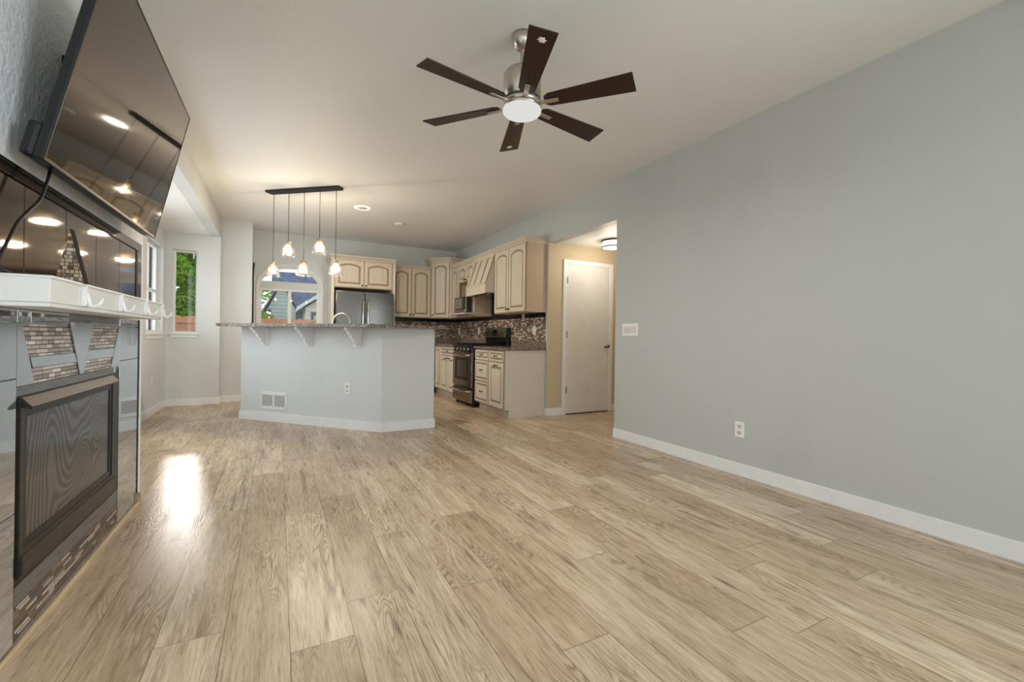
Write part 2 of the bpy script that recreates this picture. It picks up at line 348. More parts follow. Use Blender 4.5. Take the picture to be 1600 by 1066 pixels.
# ------------------------------------------------------------------ geometry helpers
class MB:
    def __init__(s): s.bm = bmesh.new(); s.uv = None
    def quad(s, pts, mi=0):
        f = s.bm.faces.new([s.bm.verts.new(p) for p in pts]); f.material_index = mi; return f
    def box(s, x0, x1, y0, y1, z0, z1, mi=0, bev=0):
        x0, x1 = sorted((x0, x1)); y0, y1 = sorted((y0, y1)); z0, z1 = sorted((z0, z1))
        return s.hexa([(x0, y0, z0), (x1, y0, z0), (x1, y1, z0), (x0, y1, z0), (x0, y0, z1), (x1, y0, z1), (x1, y1, z1), (x0, y1, z1)], mi, bev)
    def hexa(s, P, mi=0, bev=0):
        v = [s.bm.verts.new(p) for p in P]
        fs = [s.bm.faces.new([v[i] for i in q]) for q in ((3, 2, 1, 0), (4, 5, 6, 7), (0, 1, 5, 4), (1, 2, 6, 5), (2, 3, 7, 6), (3, 0, 4, 7))]
        for f in fs: f.material_index = mi
        if bev:
            es = list({e for f in fs for e in f.edges})
            r = bmesh.ops.bevel(s.bm, geom=es, offset=bev, segments=2, affect='EDGES', profile=.6)
            for f in r['faces']: f.material_index = mi
        return s
    def obox(s, c, ax, ay, az, hx, hy, hz, mi=0, bev=0):
        c = Vector(c); ax, ay, az = Vector(ax), Vector(ay), Vector(az)
        P = [c + ax * hx * i + ay * hy * j + az * hz * k for k in (-1, 1) for i, j in ((-1, -1), (1, -1), (1, 1), (-1, 1))]
        return s.hexa(P, mi, bev)
    def prism(s, poly, vec, mi=0):
        vec = Vector(vec); a = [s.bm.verts.new(p) for p in poly]; b = [s.bm.verts.new(Vector(p) + vec) for p in poly]; n = len(poly)
        fs = [s.bm.faces.new(a[::-1]), s.bm.faces.new(b)] + [s.bm.faces.new([a[i], a[(i + 1) % n], b[(i + 1) % n], b[i]]) for i in range(n)]
        for f in fs: f.material_index = mi
        return s
    def ring(s, outer, inner, vec, mi=0):
        vec = Vector(vec); n = len(outer)
        L = [[s.bm.verts.new(p) for p in outer], [s.bm.verts.new(p) for p in inner], [s.bm.verts.new(Vector(p) + vec) for p in inner], [s.bm.verts.new(Vector(p) + vec) for p in outer]]
        for k in range(4):
            A, B = L[k], L[(k + 1) % 4]
            for i in range(n):
                f = s.bm.faces.new([A[i], A[(i + 1) % n], B[(i + 1) % n], B[i]]); f.material_index = mi
        return s
    def loops(s, Ls, mis, cap=True):
        V = [[s.bm.verts.new(p) for p in L] for L in Ls]; n = len(Ls[0])
        for k in range(len(V) - 1):
            for i in range(n):
                f = s.bm.faces.new([V[k][i], V[k][(i + 1) % n], V[k + 1][(i + 1) % n], V[k + 1][i]]); f.material_index = mis[k]
        if cap: f = s.bm.faces.new(V[-1]); f.material_index = mis[-1]
        return V
    def lathe(s, o, prof, n=24, mi=0, axis=(0, 0, 1), wob=None):
        az = Vector(axis).normalized(); ax = az.orthogonal().normalized(); ay = az.cross(ax); o = Vector(o)
        rows = []
        for j, (r, z) in enumerate(prof):
            if r < 1e-6: rows.append([s.bm.verts.new(o + az * z)])
            else: rows.append([s.bm.verts.new(o + az * z + (ax * math.cos(6.28318 * i / n) + ay * math.sin(6.28318 * i / n)) * (r * (wob(i, j) if wob else 1))) for i in range(n)])
        for a, b in zip(rows, rows[1:]):
            for i in range(n):
                k = (i + 1) % n
                if len(a) == 1 and len(b) == 1: continue
                if len(a) == 1: f = s.bm.faces.new([a[0], b[k], b[i]])
                elif len(b) == 1: f = s.bm.faces.new([a[i], a[k], b[0]])
                else: f = s.bm.faces.new([a[i], a[k], b[k], b[i]])
                f.material_index = mi; f.smooth = True
        return s
    def tube(s, pts, r, n=8, mi=0, cap=True, radii=None):
        pts = [Vector(p) for p in pts]; prev = None; rows = []
        up = None
        for i, p in enumerate(pts):
            d = (pts[min(i + 1, len(pts) - 1)] - pts[max(i - 1, 0)]).normalized()
            if up is None: up = d.orthogonal().normalized()
            else: up = (up - d * up.dot(d)).normalized()
            w = d.cross(up); rr = radii[i] if radii else r
            rows.append([s.bm.verts.new(p + (up * math.cos(6.28318 * k / n) + w * math.sin(6.28318 * k / n)) * rr) for k in range(n)])
        for a, b in zip(rows, rows[1:]):
            for k in range(n):
                f = s.bm.faces.new([a[k], a[(k + 1) % n], b[(k + 1) % n], b[k]]); f.smooth = True; f.material_index = mi
        if cap:
            for R in (rows[0][::-1], rows[-1]): f = s.bm.faces.new(R); f.material_index = mi
        return s
    def build(s, name, mats, parent=None, recalc=True):
        root = parent
        off = Vector((0, 0, 0))
        while root is not None: off += root.location; root = root.parent
        if recalc: bmesh.ops.recalc_face_normals(s.bm, faces=s.bm.faces[:])
        if parent is None:
            off = s.origin if hasattr(s, 'origin') else off
        if off.length: bmesh.ops.translate(s.bm, verts=s.bm.verts[:], vec=-off)
        me = bpy.data.meshes.new(name); s.bm.to_mesh(me); s.bm.free()
        for m in (mats if isinstance(mats, (list, tuple)) else [mats]): me.materials.append(M[m])
        o = bpy.data.objects.new(name, me); COL.objects.link(o)
        if parent is not None: o.parent = parent
        elif off.length: o.location = off
        return o
def bx(*a, mi=0, bev=0): return MB().box(*a, mi=mi, bev=bev)
def thing(name, label, cat, loc, group=None):
    o = bpy.data.objects.new(name, None); COL.objects.link(o); o.location = loc; o.empty_display_size = .05
    return tag(o, label, cat, group)
def tag(o, label, cat, group=None):
    o['label'] = label; o['category'] = cat
    if group: o['group'] = group
    return o
def struct(o, label=None, cat=None):
    o['kind'] = 'structure'
    if label: o['label'] = label; o['category'] = cat
    return o
def one(mb, name, mat, origin, label, cat, group=None):
    mb.origin = Vector(origin); return tag(mb.build(name, mat), label, cat, group)
def copy_tree(o, parent=None):
    c = o.copy(); COL.objects.link(c)
    if parent: c.parent = parent
    for ch in list(o.children): copy_tree(ch, c)
    return c
def grid_wall(axis, c0, c1, ulist, zlist, holes):
    """wall slab with rectangular holes; axis 'x' (plane X=c0..c1, u=Y) or 'y' (plane Y, u=X)"""
    us = sorted(set(list(ulist) + [h[0] for h in holes] + [h[1] for h in holes])); zs = sorted(set(list(zlist) + [h[2] for h in holes] + [h[3] for h in holes]))
    inh = lambda u, z: any(h[0] < u < h[1] and h[2] < z < h[3] for h in holes)
    nu, nz = len(us) - 1, len(zs) - 1
    solid = lambda i, j: 0 <= i < nu and 0 <= j < nz and not inh((us[i] + us[i + 1]) / 2, (zs[j] + zs[j + 1]) / 2)
    mb = MB(); cache = {}
    def v(c, u, z):
        k = (c, u, z)
        if k not in cache: cache[k] = mb.bm.verts.new((c, u, z) if axis == 'x' else (u, c, z))
        return cache[k]
    for i in range(nu):
        for j in range(nz):
            if not solid(i, j): continue
            a, b, p, q = us[i], us[i + 1], zs[j], zs[j + 1]
            for c in (c0, c1): mb.bm.faces.new([v(c, a, p), v(c, b, p), v(c, b, q), v(c, a, q)])
            if not solid(i - 1, j): mb.bm.faces.new([v(c0, a, p), v(c1, a, p), v(c1, a, q), v(c0, a, q)])
            if not solid(i + 1, j): mb.bm.faces.new([v(c0, b, p), v(c1, b, p), v(c1, b, q), v(c0, b, q)])
            if not solid(i, j - 1): mb.bm.faces.new([v(c0, a, p), v(c1, a, p), v(c1, b, p), v(c0, b, p)])
            if not solid(i, j + 1): mb.bm.faces.new([v(c0, a, q), v(c1, a, q), v(c1, b, q), v(c0, b, q)])
    return mb

XR, XL, XH, YB, YS, YF, H, ZH = 3.149, -1.397, -.762, 8.42, 7.856, 7.70, 2.74, 2.438
YREAR = -4.0
# ------------------------------------------------------------------ floor: laid planks
def build_floor():
    bm = bmesh.new(); uvl = bm.loops.layers.uv.new('plank'); tl = bm.loops.layers.float_color.new('tone'); sl = bm.loops.layers.float_color.new('size')
    joints = {0: 1.605, 1: 1.813, 2: 2.34, 3: 1.716, 4: 1.213, 5: 2.016, 6: 1.68, -1: 2.521, -2: 3.046, -3: 2.731}
    L, w, x0 = 1.22, .2, .047
    rnd = random.Random(3)
    for k in range(-9, 26):
        j = joints.get(k, rnd.uniform(0, L)); xa, xb = x0 + k * w, x0 + (k + 1) * w
        y = j - math.ceil((j + 4.2) / L) * L
        while y < 8.6:
            f = bm.faces.new([bm.verts.new(p) for p in ((xa, y, 0), (xb, y, 0), (xb, y + L, 0), (xa, y + L, 0))])
            t = (rnd.random(), rnd.random(), rnd.random(), 1)
            fl = rnd.random() < .5
            for lp, (a, b) in zip(f.loops, ((0, 0), (w, 0), (w, L), (0, L))):
                lp[uvl].uv = (a, L - b) if fl else (a, b); lp[tl] = t; lp[sl] = (w, L / 4, 0, 1)
            y += L
    me = bpy.data.meshes.new('floor'); bm.to_mesh(me); bm.free(); me.materials.append(M['floor'])
    o = bpy.data.objects.new('floor', me); COL.objects.link(o); return struct(o)
build_floor()
struct(bx(XH - .9, 5.4, YREAR - .3, 8.75, H, H + .12).build('ceiling', 'ceiling'))
struct(bx(XL - .14, XH - .12, 3.4, YF + .15, ZH, ZH + .1).build('ceiling_bay', 'ceiling'))
struct(bx(XR + .12, 5.3, 3.5, 5.0, 2.30, 2.36).build('ceiling_hall', 'ceiling'))
# walls
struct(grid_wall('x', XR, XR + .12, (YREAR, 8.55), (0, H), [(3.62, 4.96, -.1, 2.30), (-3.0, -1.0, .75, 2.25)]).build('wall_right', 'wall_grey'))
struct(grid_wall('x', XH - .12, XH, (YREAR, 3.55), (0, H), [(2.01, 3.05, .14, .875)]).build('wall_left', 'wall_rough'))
struct(grid_wall('y', 3.43, 3.55, (XL - .12, XH - .12), (0, ZH), []).build('wall_bay_near', 'wall'))
struct(bx(XH - .12, XH, 3.55, YF, ZH, H).build('wall_bay_header', 'wall'))
struct(grid_wall('x', XL - .14, XL, (3.43, YF), (0, ZH + .05), [(3.9, 6.2, .95, 2.2), (6.70, 7.53, 1.03, 2.20)]).build('wall_bay_left', 'wall'))
struct(grid_wall('y', YF, YF + .14, (XL - .14, XH), (0, H), [(-1.326, -1.043, 1.035, 2.205)]).build('wall_bay_far', 'wall'))
struct(bx(XH - .02, -.369, YS, YS + .14, 0, H).build('wall_stub', 'wall'))
struct(grid_wall('x', -.489, -.369, (YS + .14, 8.55), (0, H), [(8.00, 8.30, 1.02, 2.12)]).build('wall_return', 'wall'))
def arch_pts(cx, a, zs, b, n=20, zb=None):
    """closed outline: bottom-left, bottom-right, arch right to left"""
    P = [(cx - a, zb), (cx + a, zb)] if zb is not None else []
    return P + [(cx + a * math.cos(math.pi * i / n), zs + b * math.sin(math.pi * i / n)) for i in range(n + 1)]
AC, AA, AZ, AB, AZB = .17, .49, 1.81, .385, 1.02
wb = grid_wall('y', YB, YB + .14, (-.369, XR + .12), (0, H), [(AC - AA, AC + AA, AZB, AZ + AB)])
for sgn in (-1, 1):
    A = [(AC + sgn * AA * math.cos(math.pi / 2 * i / 10), AZ + AB * math.sin(math.pi / 2 * i / 10)) for i in range(11)]
    wb.prism([(x, YB, z) for x, z in A + [(AC + sgn * AA, AZ + AB)]], (0, .14, 0))
struct(wb.build('wall_back', 'wall'))
struct(grid_wall('y', YREAR - .12, YREAR, (XH - .12, XR + .12), (0, H), [(.25, 2.90, .06, 2.25)]).build('wall_rear', 'wall'))
# hall beyond the opening
struct(bx(XR + .12, 5.3, 4.96, 5.08, 0, 2.36).build('wall_hall_far', 'tan'))
struct(bx(XR + .004, XR + .12, 4.958, 5.0, 0, 2.30).build('wall_hall_jamb', 'tan'))
struct(bx(5.2, 5.3, 3.5, 4.96, 0, 2.36).build('wall_hall_end', 'tan'))
struct(bx(XR + .12, 5.3, 3.5, 3.62, 0, 2.36).build('wall_hall_near', 'tan'))
# baseboards
BH, BT = .098, .013
def base(name, *boxes):
    mb = MB()
    for b in boxes: mb.box(*b, 0, BH, bev=.004)
    struct(mb.build(name, 'trim'))
base('baseboard_right', (XR - BT, XR, YREAR, 3.62 + BT), (XR - BT, XR + .12, 3.62, 3.62 + BT))
base('baseboard_corner', (XR - BT, XR, 4.945, 4.998))
base('baseboard_hall', (XR - .004, 3.39, 4.96 - BT, 4.96), (4.245, 5.2, 4.96 - BT, 4.96))
base('baseboard_bay_left', (XL, XL + BT, 3.56, YF))
base('baseboard_bay_far', (XL, XH + BT, YF - BT, YF), (XH, XH + BT, YF, YS))
base('baseboard_stub', (XH, -.369 + BT, YS - BT, YS))
base('baseboard_left', (XH, XH + BT, YREAR, 1.64))
base('baseboard_rear', (XH, .24, YREAR, YREAR + BT), (2.91, XR, YREAR, YREAR + BT))

# ------------------------------------------------------------------ windows
def win_frame(mb, axis, c0, c1, u0, u1, z0, z1, t):
    for (a, b, p, q) in ((u0, u0 + t, z0, z1), (u1 - t, u1, z0, z1), (u0 + t, u1 - t, z0, z0 + t), (u0 + t, u1 - t, z1 - t, z1)):
        if axis == 'x': mb.box(c0, c1, a, b, p, q)
        else: mb.box(a, b, c0, c1, p, q)
w1 = MB(); win_frame(w1, 'x', XL - .12, XL - .07, 6.70, 7.53, 1.03, 2.20, .035); w1.box(XL - .115, XL - .075, 6.73, 7.5, 1.57, 1.61)
w1.box(XL - .09, XL - .06, 7.05, 7.09, 1.05, 2.17)
w1 = struct(w1.build('window_1', 'trim'))
bx(XL - .098, XL - .094, 6.73, 7.5, 1.06, 2.17).build('pane', 'pane', w1)
sl = MB(); sl.box(XL - .06, XL + .028, 6.66, 7.57, 1.008, 1.032, bev=.004); sl.box(XL, XL + .012, 6.69, 7.54, .955, 1.008, bev=.003); sl.build('sill', 'trim', w1)
w2 = MB(); win_frame(w2, 'y', YF + .07, YF + .12, -1.326, -1.043, 1.035, 2.205, .022); w2 = struct(w2.build('window_2', 'trim'))
bx(-1.306, -1.063, YF + .094, YF + .098, 1.055, 2.185).build('pane', 'pane', w2)
sl = MB(); sl.box(-1.352, -1.015, YF - .028, YF + .06, 1.012, 1.036, bev=.004); sl.box(-1.335, -1.032, YF - .012, YF, .968, 1.012, bev=.003); sl.build('sill', 'trim', w2)
bx(-1.10, -1.085, YF + .06, YF + .075, 2.10, 2.18).build('latch', 'trim', w2)
# arched window
def arch3(cx, a, zs, b, zb, y): return [(x, y, z) for x, z in arch_pts(cx, a, zs, b, 20, zb)]
w3 = MB(); w3.ring(arch3(AC, AA, AZ, AB, AZB, YB + .03), arch3(AC, AA - .03, AZ - .005, AB - .03, AZB + .03, YB + .03), (0, .09, 0))
w3.box(AC - AA + .02, AC + AA - .02, YB + .04, YB + .11, 1.79, 1.925, mi=1); w3.box(AC - AA + .02, AC + AA - .02, YB + .03, YB + .12, 1.765, 1.792)
w3.box(.135, .185, YB + .05, YB + .11, 1.04, 1.78); w3.box(AC - AA + .03, AC - AA + .06, YB + .05, YB + .11, 1.04, 1.78); w3.box(AC + AA - .075, AC + AA - .03, YB + .05, YB + .11, 1.04, 1.78)
w3 = struct(w3.build('window_3', ['trim', 'wall']))
bx(AC - AA + .03, AC + AA - .03, YB + .078, YB + .082, 1.05, 1.77).build('pane', 'pane', w3)
MB().prism(arch3(AC, AA - .035, AZ + .115, AB - .155, 1.925, YB + .078), (0, .004, 0)).build('arch_pane', 'pane', w3)
tr = MB(); tr.ring(arch3(AC, AA + .022, AZ, AB + .022, AZB - .02, YB - .012), arch3(AC, AA, AZ, AB, AZB, YB - .012), (0, .012, 0)); tr.build('casing', 'trim', w3)
# narrow arched window in the return wall, seen edge-on
def archx(cy, a, zs, b, zb, x): return [(x, u, z) for u, z in arch_pts(cy, a, zs, b, 16, zb)]
w4 = MB(); w4.ring(archx(8.15, .15, 2.0, .12, 1.02, -.47), archx(8.15, .12, 1.99, .10, 1.05, -.47), (.06, 0, 0)); w4 = struct(w4.build('window_4', 'trim'))
MB().ring(archx(8.15, .235, 2.0, .17, 1.0, -.369), archx(8.15, .15, 2.0, .12, 1.02, -.369), (.022, 0, 0)).build('casing', 'bronze', w4)
MB().ring(archx(8.15, .15, 2.0, .12, 1.02, -.40), archx(8.15, .13, 1.99, .10, 1.04, -.40), (.055, 0, 0)).build('inner_casing', 'trim', w4)
bx(-.445, -.441, 8.03, 8.27, 1.05, 2.09).build('pane', 'pane', w4)
# hidden windows that feed the room; the right-wall one is added for its light
for nm, ax, c, u0, u1, z0, z1 in (('window_5', 'x', XL - .11, 3.9, 6.2, .95, 2.2), ('added_side_window', 'x', XR + .02, -3.0, -1.0, .75, 2.25), ('window_6', 'y', YREAR - .10, .25, 2.90, .06, 2.25)):
    mb = MB(); win_frame(mb, ax, c, c + .05, u0, u1, z0, z1, .04)
    m_ = (u0 + u1) / 2
    if ax == 'x': mb.box(c, c + .05, m_ - .025, m_ + .025, z0, z1)
    else: mb.box(m_ - .025, m_ + .025, c, c + .05, z0, z1)
    struct(mb.build(nm, 'trim'))

# ------------------------------------------------------------------ hall door
d1 = MB(); d1.box(3.447, 4.186, 4.945, 4.958, .012, 2.045, bev=.002)
d1 = struct(d1.build('door_1', 'door'))
cs = MB()
for a, b, p, q in ((3.387, 3.447, 0, 2.105), (4.186, 4.245, 0, 2.105), (3.447, 4.186, 2.045, 2.105)): cs.box(a, b, 4.938, 4.959, p, q, bev=.005)
cs.build('casing', 'trim', d1)
for z in (1.826, 1.085, .335): bx(3.443, 3.456, 4.934, 4.946, z - .045, z + .045, bev=.002).build('hinge', 'steeldark', d1)
kb = MB().lathe((4.13, 4.945, .93), [(0, 0), (.032, 0), (.032, .006), (.012, .01), (.011, .03), (.026, .042), (.028, .055), (.018, .066), (0, .068)], 20, axis=(0, -1, 0)); kb.build('door_knob', 'steeldark', d1)
bx(3.45, 4.18, 4.94, 4.958, .0, .012).build('threshold_sweep', 'bronze', d1)

# ------------------------------------------------------------------ wall plates
def outlet(name, P, ux, n, w, h, label):
    """duplex outlet centred at P on a wall with normal n and horizontal axis ux"""
    P = Vector(P); ux, n, z = Vector(ux), Vector(n), Vector((0, 0, 1))
    t = thing(name, label, 'outlet', P, 'white wall outlets')
    MB().obox(P + n * .003, ux, z, n, w / 2, h / 2, .003, bev=.002).build('cover_plate', 'plate', t)
    for s in (-1, 1):
        c = P + n * .0065 + z * s * h * .2
        r = MB().obox(c, ux, z, n, w * .24, h * .13, .002, bev=.001).build('receptacle', 'slotgrey', t)
        sm = MB()
        for k in (-1, 1): sm.obox(c + ux * k * w * .1 + n * .0022 + z * .003, ux, z, n, .0018, .006, .0006)
        sm.obox(c - z * .009 + n * .0022, ux, z, n, .003, .003, .0006)
        sm.build('slot', 'slot', r)
    return t
outlet('wall_outlet', (XR, 2.18, .355), (0, 1, 0), (-1, 0, 0), .078, .120, 'white duplex outlet low on the long right wall')
outlet('wall_outlet', (XL, 7.01, .43), (0, 1, 0), (1, 0, 0), .075, .118, 'white outlet low on the bay wall under the side window')
t = thing('light_switch', 'white four gang switch plate beside the hall opening', 'switch', (XR, 3.395, 1.132))
MB().obox((XR - .003, 3.395, 1.132), (0, 1, 0), (0, 0, 1), (1, 0, 0), .112, .0625, .003, bev=.002).build('cover_plate', 'plate', t)
for k in range(4): MB().obox((XR - .008, 3.395 + (k - 1.5) * .046, 1.132), (0, 1, 0), (0, 0, 1), (1, 0, .06), .0155, .034, .0035, bev=.001).build('rocker', 'slotgrey', t)

# ------------------------------------------------------------------ kitchen island with raised bar
A_ = Vector((-.400, 6.322, 0)); B_ = Vector((.985, 4.848, 0)); C_ = Vector((1.573, 4.862, 0))
e1 = (B_ - A_).normalized(); n1 = Vector((e1.y, -e1.x, 0)); n1 = n1 if n1.y < 0 else -n1
back1 = -n1
def off_poly(d, z):   # pony wall outline offset outward by d on the room side
    mid = B_ + (n1 + Vector((0, -1, 0))).normalized() * d / max(.5, (n1 + Vector((0, -1, 0))).normalized().dot(n1))
    return [A_ + n1 * d - e1 * d, mid, C_ + Vector((d, -d, 0)), C_ + Vector((d, .15, 0)), B_ + Vector((.02, .16, 0)), A_ + back1 * .15 - e1 * d]
isl = thing('kitchen_island', 'white painted angled island wall carrying the granite bar', 'island', (.5, 5.6, 0))
MB().prism([(p.x, p.y, 0) for p in off_poly(0, 0)], (0, 0, 1.12)).build('pony_wall', 'wall', isl)
MB().prism([(p.x, p.y, 0) for p in off_poly(.013, 0)], (0, 0, BH)).build('baseboard', 'trim', isl)
def corbel(s):
    """scrolled bracket at distance s along the front"""
    o = A_ + e1 * s; mb = MB(); w = .035
    prof = [(0, 1.12), (.19, 1.12), (.19, 1.10), (.175, 1.085), (.15, 1.075), (.14, 1.05), (.115, 1.04), (.10, 1.005), (.075, .99), (.06, .955), (.045, .94), (.04, .92), (0, .92)]
    mb.prism([o + n1 * (.018 + p) - e1 * w / 2 + Vector((0, 0, z)) for p, z in prof], e1 * w)
    back = [o - e1 * .045, o + e1 * .045, o + e1 * .045 + n1 * .018, o - e1 * .045 + n1 * .018]
    mb.prism([(p.x, p.y, .905) for p in back], (0, 0, .215))
    return mb
for s in (.39, 1.045, 1.71): corbel(s).build('corbel', 'trim', isl)
bt = MB()
ov = .285
P0 = A_ - e1 * .20 + n1 * .10; P0b = A_ - e1 * .06 + n1 * ov
P1 = B_ + n1 * ov + e1 * .10
outl = [P0, P0b, Vector((.80, 4.655, 0)), Vector((.98, 4.60, 0)), Vector((1.675, 4.745, 0)), Vector((1.675, 5.06, 0)), B_ + Vector((.06, .24, 0)), A_ + back1 * .2 - e1 * .1]
bt.prism([(p.x, p.y, 1.121) for p in outl], (0, 0, .034))
one(bt, 'bar_countertop', 'granite', (.5, 5.4, 1.121), 'speckled granite bar top on the angled white island', 'countertop')
# lower cabinets and worktop behind the raised bar
def isl_back(d0, d1, z0, z1):
    a = A_ + e1 * .05; q = [a + back1 * d0, B_ + back1 * d0 - e1 * .095, C_ + Vector((0, d0, 0)), C_ + Vector((0, d1, 0)), B_ + Vector((.10, 0, 0)) + back1 * d1 + Vector((.1, 0, 0)), a + back1 * d1]
    return MB().prism([(p.x, p.y, z0) for p in q], (0, 0, z1 - z0))
one(isl_back(.17, .72, .0, .868), 'sink_cabinet', 'cream', (.6, 5.9, 0), 'cream base cabinet behind the island wall', 'cabinet')
one(isl_back(.165, .76, .869, .903), 'sink_worktop', 'granite', (.6, 5.9, .869), 'granite sink counter behind the raised bar', 'countertop')
fa = thing('kitchen_faucet', 'arched nickel faucet showing above the bar before the refrigerator', 'faucet', (.62, 6.15, .903))
MB().lathe((.62, 6.15, .903), [(0, 0), (.028, 0), (.028, .02), (.018, .03), (.016, .08), (0, .08)], 16).build('base', 'nickel', fa)
g = [(.62, 6.15, .93), (.62, 6.15, 1.19)] + [(.62 + .105 * (1 - math.cos(a)), 6.15, 1.20 + .115 * math.sin(a)) for a in [math.pi * i / 12 for i in range(13)]] + [(.83, 6.15, 1.10)]
MB().tube(g, .0135, 10).build('spout', 'nickel', fa)
MB().tube([(.62, 6.15, .97), (.62, 6.09, 1.0)], .007, 8).build('lever', 'nickel', fa)
# return-air grille and outlet on the island face
def on_isl(s, z): p = A_ + e1 * s; return Vector((p.x, p.y, z))
vg = thing('vent_grille', 'white two panel air grille low on the island wall', 'vent', on_isl(.525, .245))
Zv = Vector((0, 0, 1))
vc = on_isl(.525, .245) + n1 * .004
fr = MB()
for s, z, hw, hh in ((0, .085, .2, .018), (0, -.085, .2, .018), (-.188, 0, .013, .085), (.188, 0, .013, .085), (0, 0, .012, .085)):
    fr.obox(vc + e1 * s + Zv * z, e1, Zv, n1, hw, hh, .004, bev=.0015)
fr.build('frame', 'trim', vg)
lv = MB()
for k in range(11): lv.obox(vc + Zv * (-.062 + k * .0124) - n1 * .001, e1, (Zv + n1 * .7).normalized(), (n1 - Zv * .7).normalized(), .18, .0055, .0008)
lv.obox(vc - n1 * .0035, e1, Zv, n1, .18, .07, .0004)
lv.build('louvres', 'grille', vg)
pO = A_ + e1 * 1.582
outlet('wall_outlet', (pO.x, pO.y, .445), e1, n1, .075, .122, 'white outlet on the front of the island wall')

# ------------------------------------------------------------------ cabinets
def door(name, O, ux, n, w, h, mats, parent, arch=.0, rail=.055, knob=None, pull=None, label=None):
    """raised-panel door: O lower-left corner on the face, ux along, n outward, slab 20 mm"""
    O, ux, n = Vector(O), Vector(ux), Vector(n); z = Vector((0, 0, 1))
    at = lambda u, v, d: O + ux * u + z * v + n * d
    N = 10; T = .020
    def loop(o, d, rnd_=0):
        a = rail + o; u0, u1, v0, v1 = a, w - a, a, h - a
        ar = arch * max(0, (1 - o / .12)) if arch else 0
        pts = [(u0, v0), (u1, v0)]
        for i in range(N + 1):
            t = i / N; pts.append((u1 + (u0 - u1) * t, v1 - ar + ar * math.sin(math.pi * t)))
        return [at(u, v, d) for u, v in pts]
    def outer(d, ins=0):
        u0, u1, v0, v1 = ins, w - ins, ins, h - ins
        pts = [(u0, v0), (u1, v0)] + [(u1 + (u0 - u1) * i / N, v1) for i in range(N + 1)]
        return [at(u, v, d) for u, v in pts]
    mb = MB()
    mb.loops([outer(0), outer(T - .004), outer(T, .004), loop(0, T), loop(.003, T - .007), loop(.010, T - .007), loop(.030, T - .001), loop(.032, T)], [0, 1, 0, 0 if rail > .03 else 0, 1, 1, 0, 0][:8])
    mb.bm.faces.new([mb.bm.verts.new(p) for p in outer(0)][::-1])
    o = mb.build(name, mats, parent)
    if knob:
        ku, kv = knob; MB().lathe(at(ku, kv, T), [(0, 0), (.006, 0), (.005, .012), (.013, .018), (.014, .024), (.008, .03), (0, .031)], 14, axis=n).build('knob', 'bronze', o)
    if pull:
        pu, pv = pull; pts = [at(pu - .045, pv, T), at(pu - .042, pv, T + .018), at(pu - .02, pv - .004, T + .026), at(pu, pv - .006, T + .028), at(pu + .02, pv - .004, T + .026), at(pu + .042, pv, T + .018), at(pu + .045, pv, T)]
        MB().tube(pts, .0055, 8).build('handle', 'bronze', o)
    return o
NX = (-1, 0, 0); UY = (0, 1, 0)   # right-wall run: faces -X
def crown(mb, path, z0, z1, out, closed=False):
    """crown moulding: stepped profile along a polyline of (point, outward normal)"""
    prof = [(0, 0), (.012, .0), (.014, .25), (.024, .35), (.030, .6), (1, .86), (1, 1), (0, 1)]
    prof = [(0, 0), (.25, .0), (.28, .22), (.55, .45), (.9, .72), (1, .8), (1, 1), (0, 1)]
    rows = [[Vector((p[0], p[1], z0 + (z1 - z0) * b)) + Vector((nn[0], nn[1], 0)) * out * a for a, b in prof] for p, nn in path]
    V = [[mb.bm.verts.new(q) for q in r] for r in rows]; m = len(prof)
    for r0, r1 in zip(V, V[1:]):
        for i in range(m): mb.bm.faces.new([r0[i], r0[(i + 1) % m], r1[(i + 1) % m], r1[i]])
    mb.bm.faces.new(V[0]); mb.bm.faces.new(V[-1][::-1])
CG = ['cream', 'glaze']; CP = ['creampale', 'glazepale']
G = .003
# right upper pair
ru = thing('upper_cabinet', 'cream glazed two door wall cabinet nearest the hall opening', 'cabinet', (3.0, 5.47, 1.375), 'cream wall cabinets')
bx(2.850, XR - .002, 5.0, 5.94, 1.375, 2.30, bev=.002).build('carcass', 'endpanel', ru)
door('door', (2.849, 5.012, 1.385), UY, NX, .464, .895, CG, ru, .042, knob=(.43, .045))
door('door', (2.849, 5.482, 1.385), UY, NX, .45, .895, CG, ru, .042, knob=(.03, .045))
bx(2.831, 2.85, 5.0, 5.011, 1.378, 2.29).build('edge_strip', 'glaze', ru)
mb = MB(); crown(mb, [((XR - .002, 5.0), (0, -1)), ((2.845, 5.0), (-1, -1)), ((2.845, 5.94), (-1, 0))], 2.285, 2.35, .045); mb.build('crown_moulding', 'cream', ru)
# range hood
hd = thing('range_hood', 'cream wooden chimney hood with slanted battened front over the range', 'hood', (2.95, 6.32, 1.68))
Y0, Y1 = 5.944, 6.696
MB().prism([(XR - .002, Y0, 1.70), (2.70, Y0, 1.70), (2.70, Y0, 1.84), (2.845, Y0, 2.29), (XR - .002, Y0, 2.29)], (0, Y1 - Y0, 0)).build('hood_body', 'cream', hd)
mb = MB(); mb.box(2.682, 2.702, Y0, Y1, 1.685, 1.835, bev=.002); mb.box(2.672, 2.705, Y0, Y1, 1.828, 1.845, bev=.003); mb.build('apron', 'cream', hd)
sl_ = Vector((2.845 - 2.70, 0, 2.29 - 1.84)).normalized(); sn = Vector((-sl_.z, 0, sl_.x))
for k, yy in enumerate((Y0 + .045, Y0 + .255, Y0 + .50, Y1 - .045)):
    mb = MB(); c = Vector((2.7725, yy, 2.065)) + sn * .008; mb.obox(c, (0, 1, 0), sl_, sn, .036, .225, .008); mb.obox(c - sn * .004 + Vector((0, -.042, 0)), (0, 1, 0), sl_, sn, .006, .225, .005, mi=1); mb.build('batten', CG, hd)
